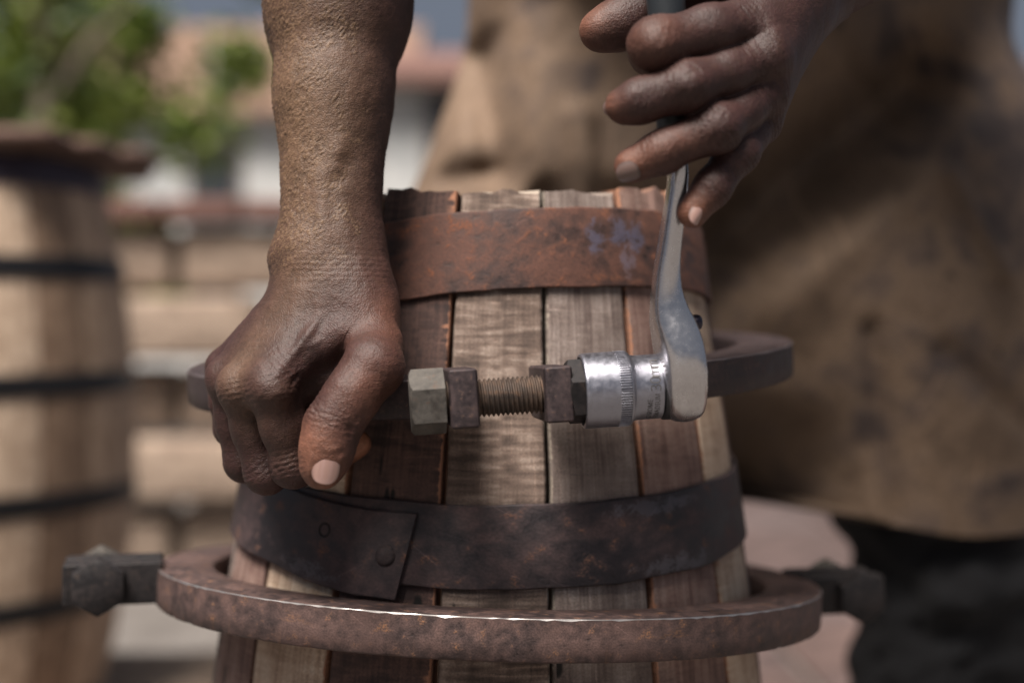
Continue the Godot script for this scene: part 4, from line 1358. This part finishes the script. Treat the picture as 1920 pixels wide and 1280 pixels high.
	L.chain([Vector3(0.1301, 0.8655, -0.7460), Vector3(0.1225, 0.8560, -0.7340), Vector3(0.1151, 0.8464, -0.7240), Vector3(0.1011, 0.8277, -0.7130), Vector3(0.0907, 0.8150, -0.7120)], [0.0112, 0.0092, 0.0104, 0.0089, 0.0080], 5, 0.006)
	L.k_join = 0.0055
	L.bumps = [
		[Vector3(0.0702, 0.8957, -0.6920), Vector3(0.0718, 0.8946, -0.6920), 0.0090, 0.0012], [Vector3(0.0851, 0.8745, -0.6900), Vector3(0.0861, 0.8740, -0.6900), 0.0085, 0.0013], [Vector3(0.0994, 0.8552, -0.6960), Vector3(0.1010, 0.8547, -0.6960), 0.0080, 0.0012], [Vector3(0.1131, 0.8449, -0.7130), Vector3(0.1137, 0.8446, -0.7130), 0.0070, 0.0010],
		[Vector3(0.1303, 0.9074, -0.7220), Vector3(0.1319, 0.9063, -0.7220), 0.0080, 0.0014], [Vector3(0.1326, 0.8940, -0.7200), Vector3(0.1332, 0.8929, -0.7200), 0.0080, 0.0014],
		[Vector3(0.0938, 0.8490, -0.6970), Vector3(0.1027, 0.8640, -0.6970), 0.0012, -0.0007], [Vector3(0.0970, 0.8475, -0.6970), Vector3(0.1048, 0.8616, -0.6970), 0.0012, -0.0008], [Vector3(0.1012, 0.8467, -0.6990), Vector3(0.1072, 0.8598, -0.6990), 0.0012, -0.0007], [Vector3(0.1049, 0.8462, -0.7010), Vector3(0.1096, 0.8575, -0.7010), 0.0010, -0.0006],
		[Vector3(0.1034, 0.8322, -0.7050), Vector3(0.1141, 0.8413, -0.7140), 0.0010, -0.0006], [Vector3(0.1020, 0.8282, -0.7050), Vector3(0.1111, 0.8357, -0.7120), 0.0010, -0.0006], [Vector3(0.1092, 0.8410, -0.7120), Vector3(0.1186, 0.8485, -0.7200), 0.0011, -0.0007], [Vector3(0.1114, 0.8453, -0.7140), Vector3(0.1208, 0.8526, -0.7220), 0.0011, -0.0007], [Vector3(0.0953, 0.8262, -0.7040), Vector3(0.1030, 0.8211, -0.7060), 0.0010, -0.0005], [Vector3(0.0985, 0.8299, -0.7040), Vector3(0.1058, 0.8244, -0.7070), 0.0010, -0.0005],
		[Vector3(0.0885, 0.8840, -0.6920), Vector3(0.0911, 0.8671, -0.6920), 0.0016, -0.0006], [Vector3(0.0831, 0.8830, -0.6910), Vector3(0.0831, 0.8653, -0.6910), 0.0013, -0.0005],
		[Vector3(0.1303, 0.8911, -0.7220), Vector3(0.1361, 0.8806, -0.7240), 0.0020, -0.0005], [Vector3(0.1276, 0.8884, -0.7220), Vector3(0.1334, 0.8774, -0.7240), 0.0016, -0.0005]]
	L.joints = [
		[Vector3(0.0852, 0.8742, -0.6910), Vector3(-0.95, -0.28, 0), 0.006, 0.0005, 0.0026, Vector3(0.1, 0.4, 1)], [Vector3(0.0632, 0.8671, -0.6920), Vector3(-0.99, -0.1, 0), 0.0045, 0.00045, 0.0024, Vector3(0, 0.3, 1)],
		[Vector3(0.1002, 0.8549, -0.6960), Vector3(-0.91, -0.41, 0.1), 0.007, 0.0006, 0.0026, Vector3(0.1, 0.4, 1)], [Vector3(0.0742, 0.8425, -0.6930), Vector3(-0.93, -0.37, 0), 0.0045, 0.0005, 0.0024, Vector3(0, 0.3, 1)],
		[Vector3(0.1138, 0.8450, -0.7140), Vector3(-0.58, -0.81, 0.1), 0.007, 0.0007, 0.0025, Vector3(0.5, 0.2, 1)], [Vector3(0.0998, 0.8268, -0.7040), Vector3(-0.63, -0.78, 0), 0.006, 0.0006, 0.0024, Vector3(0.4, 0.2, 1)],
		[Vector3(0.0719, 0.8959, -0.6930), Vector3(-0.97, -0.2, 0), 0.006, 0.0004, 0.0026, Vector3(0, 0.5, 1)], [Vector3(0.1303, 0.8939, -0.7220), Vector3(-0.8, -0.5, 0.2), 0.009, 0.0005, 0.0028, Vector3(0.3, 0.3, 1)],
		[Vector3(0.1304, 0.8779, -0.7270), Vector3(-0.8, -0.5, 0.2), 0.008, 0.0006, 0.0026, Vector3(0.4, 0.2, 1)], [Vector3(0.0628, 0.9179, -0.7420), Vector3(-0.93, -0.3, 0), 0.006, 0.0005, 0.0025, Vector3(0, 1, 0.3)]]
	L.tints = [
		[Vector3(0.0500, 0.8342, -0.7000), Vector3(0.0549, 0.8362, -0.6950), 0.012, warm, 0.75], [Vector3(0.0861, 0.8110, -0.7050), Vector3(0.0900, 0.8135, -0.7040), 0.010, warm, 0.85], [Vector3(0.0366, 0.9159, -0.7480), Vector3(0.0420, 0.9180, -0.7450), 0.012, warm, 0.7], [Vector3(0.0674, 0.8447, -0.6900), Vector3(0.0856, 0.8481, -0.6900), 0.010, warm, 0.3],
		[Vector3(0.0575, 0.8963, -0.6950), Vector3(0.0728, 0.9009, -0.6920), 0.014, warm, 0.25], [Vector3(0.0468, 0.8671, -0.7000), Vector3(0.0487, 0.8658, -0.7000), 0.008, warm, 0.5]]
	L.grain = func(p: Vector3, n: Vector3) -> float: return lump.get_noise_3d(p.x, p.y, p.z) * 0.00007 + soft.get_noise_3d(p.x, p.y, p.z) * 0.0004
	L.shade = func(p: Vector3, n: Vector3, c: Color) -> Color:
		return c * (1.0 + 0.3 * soft.get_noise_3d(p.x, p.y, p.z))
	L.mesh(body, Vector3(0.025, 0.800, -0.86), Vector3(0.19, 0.985, -0.680), 0.00105)
	stamp("left hand")

	# the rest of the body, above the view or under the clothes
	var B := Field.new()
	B.base = base
	B.chain([Vector3(-0.095, 1.065, -0.875), Vector3(-0.095, 1.06, -0.875), Vector3(-0.03, 1.33, -1.08)], [0.043, 0.045, 0.058], 0, 0.03)
	B.bone(Vector3(-0.1020, 0.9439, -0.8320), Vector3(-0.095, 1.065, -0.875), 0.0395, 0.043, 0, 0.02)
	B.chain([Vector3(0.1554, 0.9413, -0.7950), Vector3(0.33, 1.06, -0.90), Vector3(0.37, 1.33, -1.08)], [0.0225, 0.043, 0.058], 0, 0.03)
	B.bone(Vector3(0.02, 1.34, -1.10), Vector3(0.32, 1.34, -1.10), 0.075, 0.075, 0, 0.04)
	B.bone(Vector3(0.17, 1.29, -1.20), Vector3(0.19, 1.0, -1.60), 0.11, 0.11, 0, 0.05)
	B.bone(Vector3(0.17, 1.38, -1.06), Vector3(0.165, 1.47, -0.99), 0.060, 0.055, 0, 0.03)
	B.bone(Vector3(0.165, 1.52, -0.97), Vector3(0.165, 1.60, -0.99), 0.072, 0.085, 0, 0.03)
	B.bone(Vector3(0.165, 1.50, -0.93), Vector3(0.165, 1.48, -0.91), 0.045, 0.035, 0, 0.03)
	B.bone(Vector3(0.165, 1.56, -0.895), Vector3(0.165, 1.535, -0.88), 0.010, 0.014, 0, 0.015)
	for s in [-1.0, 1.0]: B.bone(Vector3(0.165 + s * 0.082, 1.55, -0.985), Vector3(0.165 + s * 0.085, 1.53, -0.985), 0.016, 0.012, 0, 0.01)
	B.mesh(body, Vector3(-0.16, 0.87, -1.74), Vector3(0.46, 1.72, -0.78), 0.010)
	stamp("body")
	var bo := obj("body", body, skin, pr)
	bo.position = back

	# nails
	var nail := mat(lin(0.25, 0.155, 0.135), 0.34)
	nail.clearcoat_enabled = true; nail.clearcoat = 0.4
	nail.vertex_color_use_as_albedo = true
	for e in [[Vector3(-0.0949, 0.6855, -0.7212), Vector3(0.10, 0.06, 1), Vector3(-0.16, -1, 0.0), 0.0142, 0.0162, 0.95], [Vector3(0.0571, 0.8326, -0.6972), Vector3(-0.15, -0.5, 0.9), Vector3(-1, -0.42, 0.0), 0.0108, 0.0118, 0.42], [Vector3(0.0472, 0.8668, -0.7015), Vector3(-0.9, 0.05, 0.5), Vector3(-0.5, -0.25, -0.8), 0.0100, 0.0090, 0.5], [Vector3(0.0929, 0.8130, -0.7043), Vector3(0.55, -0.12, 0.8), Vector3(-0.55, -0.8, 0.1), 0.0086, 0.0112, 1.2]]:
		var m: StandardMaterial3D = nail.duplicate()
		var c: Color = nail.albedo_color.srgb_to_linear() * e[5]
		m.albedo_color = Color(c.r, c.g, c.b).linear_to_srgb()
		obj("fingernail", nail_geo(e[0], e[1], e[2], e[3], e[4]), m, pr).position = back

	# clothes
	var cloth := mat(lin(0.10, 0.085, 0.075), 0.95)
	var S := Field.new()
	S.chain([Vector3(-0.09, 1.10, -0.90), Vector3(-0.03, 1.33, -1.08)], [0.060, 0.078], 0, 0.03)
	S.chain([Vector3(0.335, 1.10, -0.93), Vector3(0.37, 1.33, -1.08)], [0.060, 0.078], 0, 0.03)
	S.bone(Vector3(0.0, 1.335, -1.10), Vector3(0.34, 1.335, -1.10), 0.092, 0.092, 0, 0.05)
	S.chain([Vector3(0.17, 1.30, -1.25), Vector3(0.19, 1.10, -1.58), Vector3(0.20, 0.98, -1.62)], [0.135, 0.145, 0.15], 0, 0.06)
	S.bone(Vector3(0.10, 1.0, -1.60), Vector3(0.30, 1.0, -1.60), 0.13, 0.13, 0, 0.06)
	var sg := Geo.new()
	S.mesh(sg, Vector3(-0.2, 0.80, -1.80), Vector3(0.50, 1.47, -0.80), 0.012)
	obj("shirt", sg, cloth, pr).position = back
	var Tr := Field.new()
	Tr.chain([Vector3(0.31, 0.93, -1.56), Vector3(0.455, 0.53, -1.45), Vector3(0.45, 0.10, -1.52)], [0.105, 0.098, 0.085], 0, 0.03)
	Tr.chain([Vector3(0.09, 0.93, -1.56), Vector3(-0.03, 0.53, -1.45), Vector3(-0.03, 0.10, -1.52)], [0.105, 0.082, 0.065], 1, 0.03)
	Tr.bone(Vector3(0.12, 0.97, -1.60), Vector3(0.28, 0.97, -1.60), 0.125, 0.125, 0, 0.05)
	var crease := noise(431, 9.0, 3)
	Tr.grain = func(p: Vector3, _n: Vector3) -> float: return crease.get_noise_3d(p.x * 1.6, p.y * 1.6, p.z * 0.8) * 0.02
	var tg := Geo.new()
	Tr.mesh(tg, Vector3(-0.16, 0.05, -1.76), Vector3(0.60, 1.12, -1.3), 0.010)
	obj("trousers", tg, mat(lin(0.0055, 0.0055, 0.007), 0.95), pr).position = back
	for x in [0.45, -0.03]:
		var sh := Geo.new()
		var rr := []
		for e in [[0.0, 0.050, 0.14, 0.03], [0.03, 0.052, 0.145, 0.03], [0.065, 0.048, 0.125, 0.015], [0.10, 0.045, 0.075, -0.03], [0.16, 0.048, 0.06, -0.05]]:
			rr.append(oval(Vector3(x, e[0], -1.48 + e[3]), Vector3(e[1], 0, 0), Vector3(0, 0, e[2]), 2.6))
		sh.skin(rr, true); sh.fan(rr[0], true); sh.fan(rr[-1])
		obj("shoe", sh, mat(lin(0.02, 0.016, 0.014), 0.6), pr).position = back
	var hr := Field.new()
	hr.bone(Vector3(0.165, 1.57, -1.0), Vector3(0.165, 1.615, -1.0), 0.086, 0.088, 0, 0.03)
	var hg := Geo.new()
	hr.mesh(hg, Vector3(0.05, 1.50, -1.12), Vector3(0.28, 1.72, -0.88), 0.008)
	obj("hair", hg, mat(lin(0.008, 0.007, 0.007), 0.9), pr).position = back
	apron(pr)

func apron_depth(x: float, y: float, u: float) -> float:
	var g := func(cx: float, cy: float, sx: float, sy: float) -> float: return exp(-pow((x - cx) / sx, 2.0) - pow((y - cy) / sy, 2.0))
	# distance to a slanting fold from a to b
	var fold := func(a: Vector2, b: Vector2, w: float) -> float:
		var p := Vector2(x, y)
		var q := Geometry2D.get_closest_point_to_segment(p, a, b)
		return exp(-p.distance_squared_to(q) / (w * w))
	var d := 1.385 + 0.13 * pow(absf(u * 2.0 - 1.0), 5.0)
	d -= 0.075 * g.call(0.44, 0.70, 0.15, 0.34)
	d -= 0.06 * g.call(0.27, 0.80, 0.12, 0.13)
	d -= 0.05 * g.call(0.0, 0.86, 0.10, 0.25)
	d += 0.085 * fold.call(Vector2(0.15, 0.80), Vector2(0.395, 1.005), 0.042)
	d -= 0.018 * fold.call(Vector2(0.24, 0.79), Vector2(0.42, 0.94), 0.03)
	d -= 0.05 * fold.call(Vector2(0.12, 0.91), Vector2(0.32, 1.08), 0.05)
	d += 0.15 * smoothstep(0.355, 0.20, x) * smoothstep(0.71, 0.58, y) * smoothstep(0.0, 0.1, x + 0.05)
	d += 0.05 * fold.call(Vector2(-0.015, 0.93), Vector2(-0.03, 1.05), 0.022)
	d -= 0.022 * fold.call(Vector2(0.072, 0.78), Vector2(0.066, 0.96), 0.014)
	d += 0.035 * fold.call(Vector2(0.03, 0.88), Vector2(0.055, 0.80), 0.022)
	d += 0.03 * fold.call(Vector2(-0.06, 0.915), Vector2(-0.01, 0.91), 0.018)
	d += 0.028 * fold.call(Vector2(0.10, 0.87), Vector2(0.125, 0.80), 0.020)
	d -= 0.013 * fold.call(Vector2(0.408, 0.905), Vector2(0.462, 0.81), 0.0075)
	d += 0.012 * fold.call(Vector2(0.33, 0.76), Vector2(0.36, 0.58), 0.010)
	d += 0.010 * fold.call(Vector2(0.40, 0.74), Vector2(0.50, 0.66), 0.012)
	d -= 0.30 * smoothstep(1.08, 1.30, y) * (1.0 - pow(absf(u * 2.0 - 1.0), 3.0) * 0.3)
	return d

func apron(pr: Node3D) -> void:
	var w := 512
	var a := nbytes(w, w, noise(441, 0.010, 4))
	var b := nbytes(w, w, noise(442, 0.035, 4))
	var f := nbytes(w, w, noise(443, 0.22, 2))
	var o := PackedByteArray(); o.resize(w * w * 3)
	var c0 := lin(0.105, 0.068, 0.044)
	var c1 := lin(0.225, 0.152, 0.10)
	var st := lin(0.030, 0.021, 0.021)
	var spot := lin(0.02, 0.016, 0.016)
	for k in w * w:
		var x := float(k % w) / w
		var fa := a[k] / 255.0
		var fb := b[k] / 255.0
		var c := c0.lerp(c1, clampf((fa - 0.5) * 1.6 + (fb - 0.5) * 0.8 + 0.5, 0.0, 1.0))
		c = c.lerp(st, clampf((fa * 0.65 + fb * 0.40 - 0.54 + 0.10 * smoothstep(0.55, 0.9, x)) * 2.2, 0.0, 0.8))
		var yy := float(k / w) / w
		for q in [[0.80, 0.52, 0.13, 0.16, 0.8], [0.74, 0.78, 0.07, 0.06, 0.6], [0.90, 0.35, 0.12, 0.12, 0.75], [0.66, 0.32, 0.12, 0.10, 0.6], [0.40, 0.90, 0.16, 0.10, 0.6], [0.13, 0.30, 0.03, 0.10, 0.5], [0.20, 0.42, 0.06, 0.03, 0.5]]:
			var s: float = 1.0 - pow((x - q[0]) / q[2], 2.0) - pow((yy - q[1]) / q[3], 2.0)
			if s > -1.2: c = c.lerp(st, clampf((s + (fb - 0.5) * 1.3 + (fa - 0.5) * 1.6) * 0.7, 0.0, 1.0) * q[4])
		c = c.lerp(spot, clampf((0.14 - fb) * 14.0, 0.0, 0.8))
		var q := 0.85 + f[k] / 255.0 * 0.3
		o[k * 3] = clampi(int(c.r * q * 255.0), 0, 255); o[k * 3 + 1] = clampi(int(c.g * q * 255.0), 0, 255); o[k * 3 + 2] = clampi(int(c.b * q * 255.0), 0, 255)
	var rng := RandomNumberGenerator.new()
	rng.seed = 445
	for i in 120:         # scuffs and scratches in the leather
		var sx := rng.randf() * w
		var sy := rng.randf() * w
		var sl := rng.randf_range(-0.9, 0.9)
		var ln := rng.randf_range(10, 70)
		var up := rng.randf_range(-0.4, 0.5)
		for q in int(ln):
			var at := (int(sy + q) % w) * w + posmod(int(sx + q * sl), w)
			for ch in 3: o[at * 3 + ch] = clampi(int(o[at * 3 + ch] * (1.0 + up * sin(PI * q / ln))), 0, 255)
	var m := mat(Color.WHITE, 0.82)
	m.albedo_texture = tex(w, w, o)
	bump(m, tex(w, w, b, true), 0.15)
	var rows := []
	var uvs := []
	var ny := 130
	var nx := 110
	var xl := Curve.new()
	for i in ny + 1:
		var v := float(i) / ny
		var r := []
		var t := []
		var bk := []
		var bt := []
		for j in nx + 1:
			var u := float(j) / nx
			var y0 := lerpf(0.600, 0.565, smoothstep(0.20, 0.36, -0.12 + u * 0.62)) + 0.004 * sin(u * 9.0)
			var y := lerpf(y0, 1.30, v)
			var l := -0.13 + 0.083 * smoothstep(0.80, 1.10, y) + 0.09 * smoothstep(1.1, 1.3, y)
			var rt := 0.615 - 0.085 * smoothstep(0.92, 1.08, y) - 0.12 * smoothstep(1.1, 1.3, y)
			var x := lerpf(l, rt, u)
			var d := apron_depth(x, y, u)
			r.append(Vector3(x, y, -d) - pr.position)
			t.append(Vector2(u, 1.0 - v))
			bk.push_front(Vector3(x, y, -d - 0.003) - pr.position)
			bt.push_front(Vector2(u, 1.0 - v))
		rows.append(r + bk); uvs.append(t + bt)
	var g := Geo.new()
	g.skin(rows, true, uvs)
	g.fan(rows[0], true)
	obj("apron", g, m, pr)
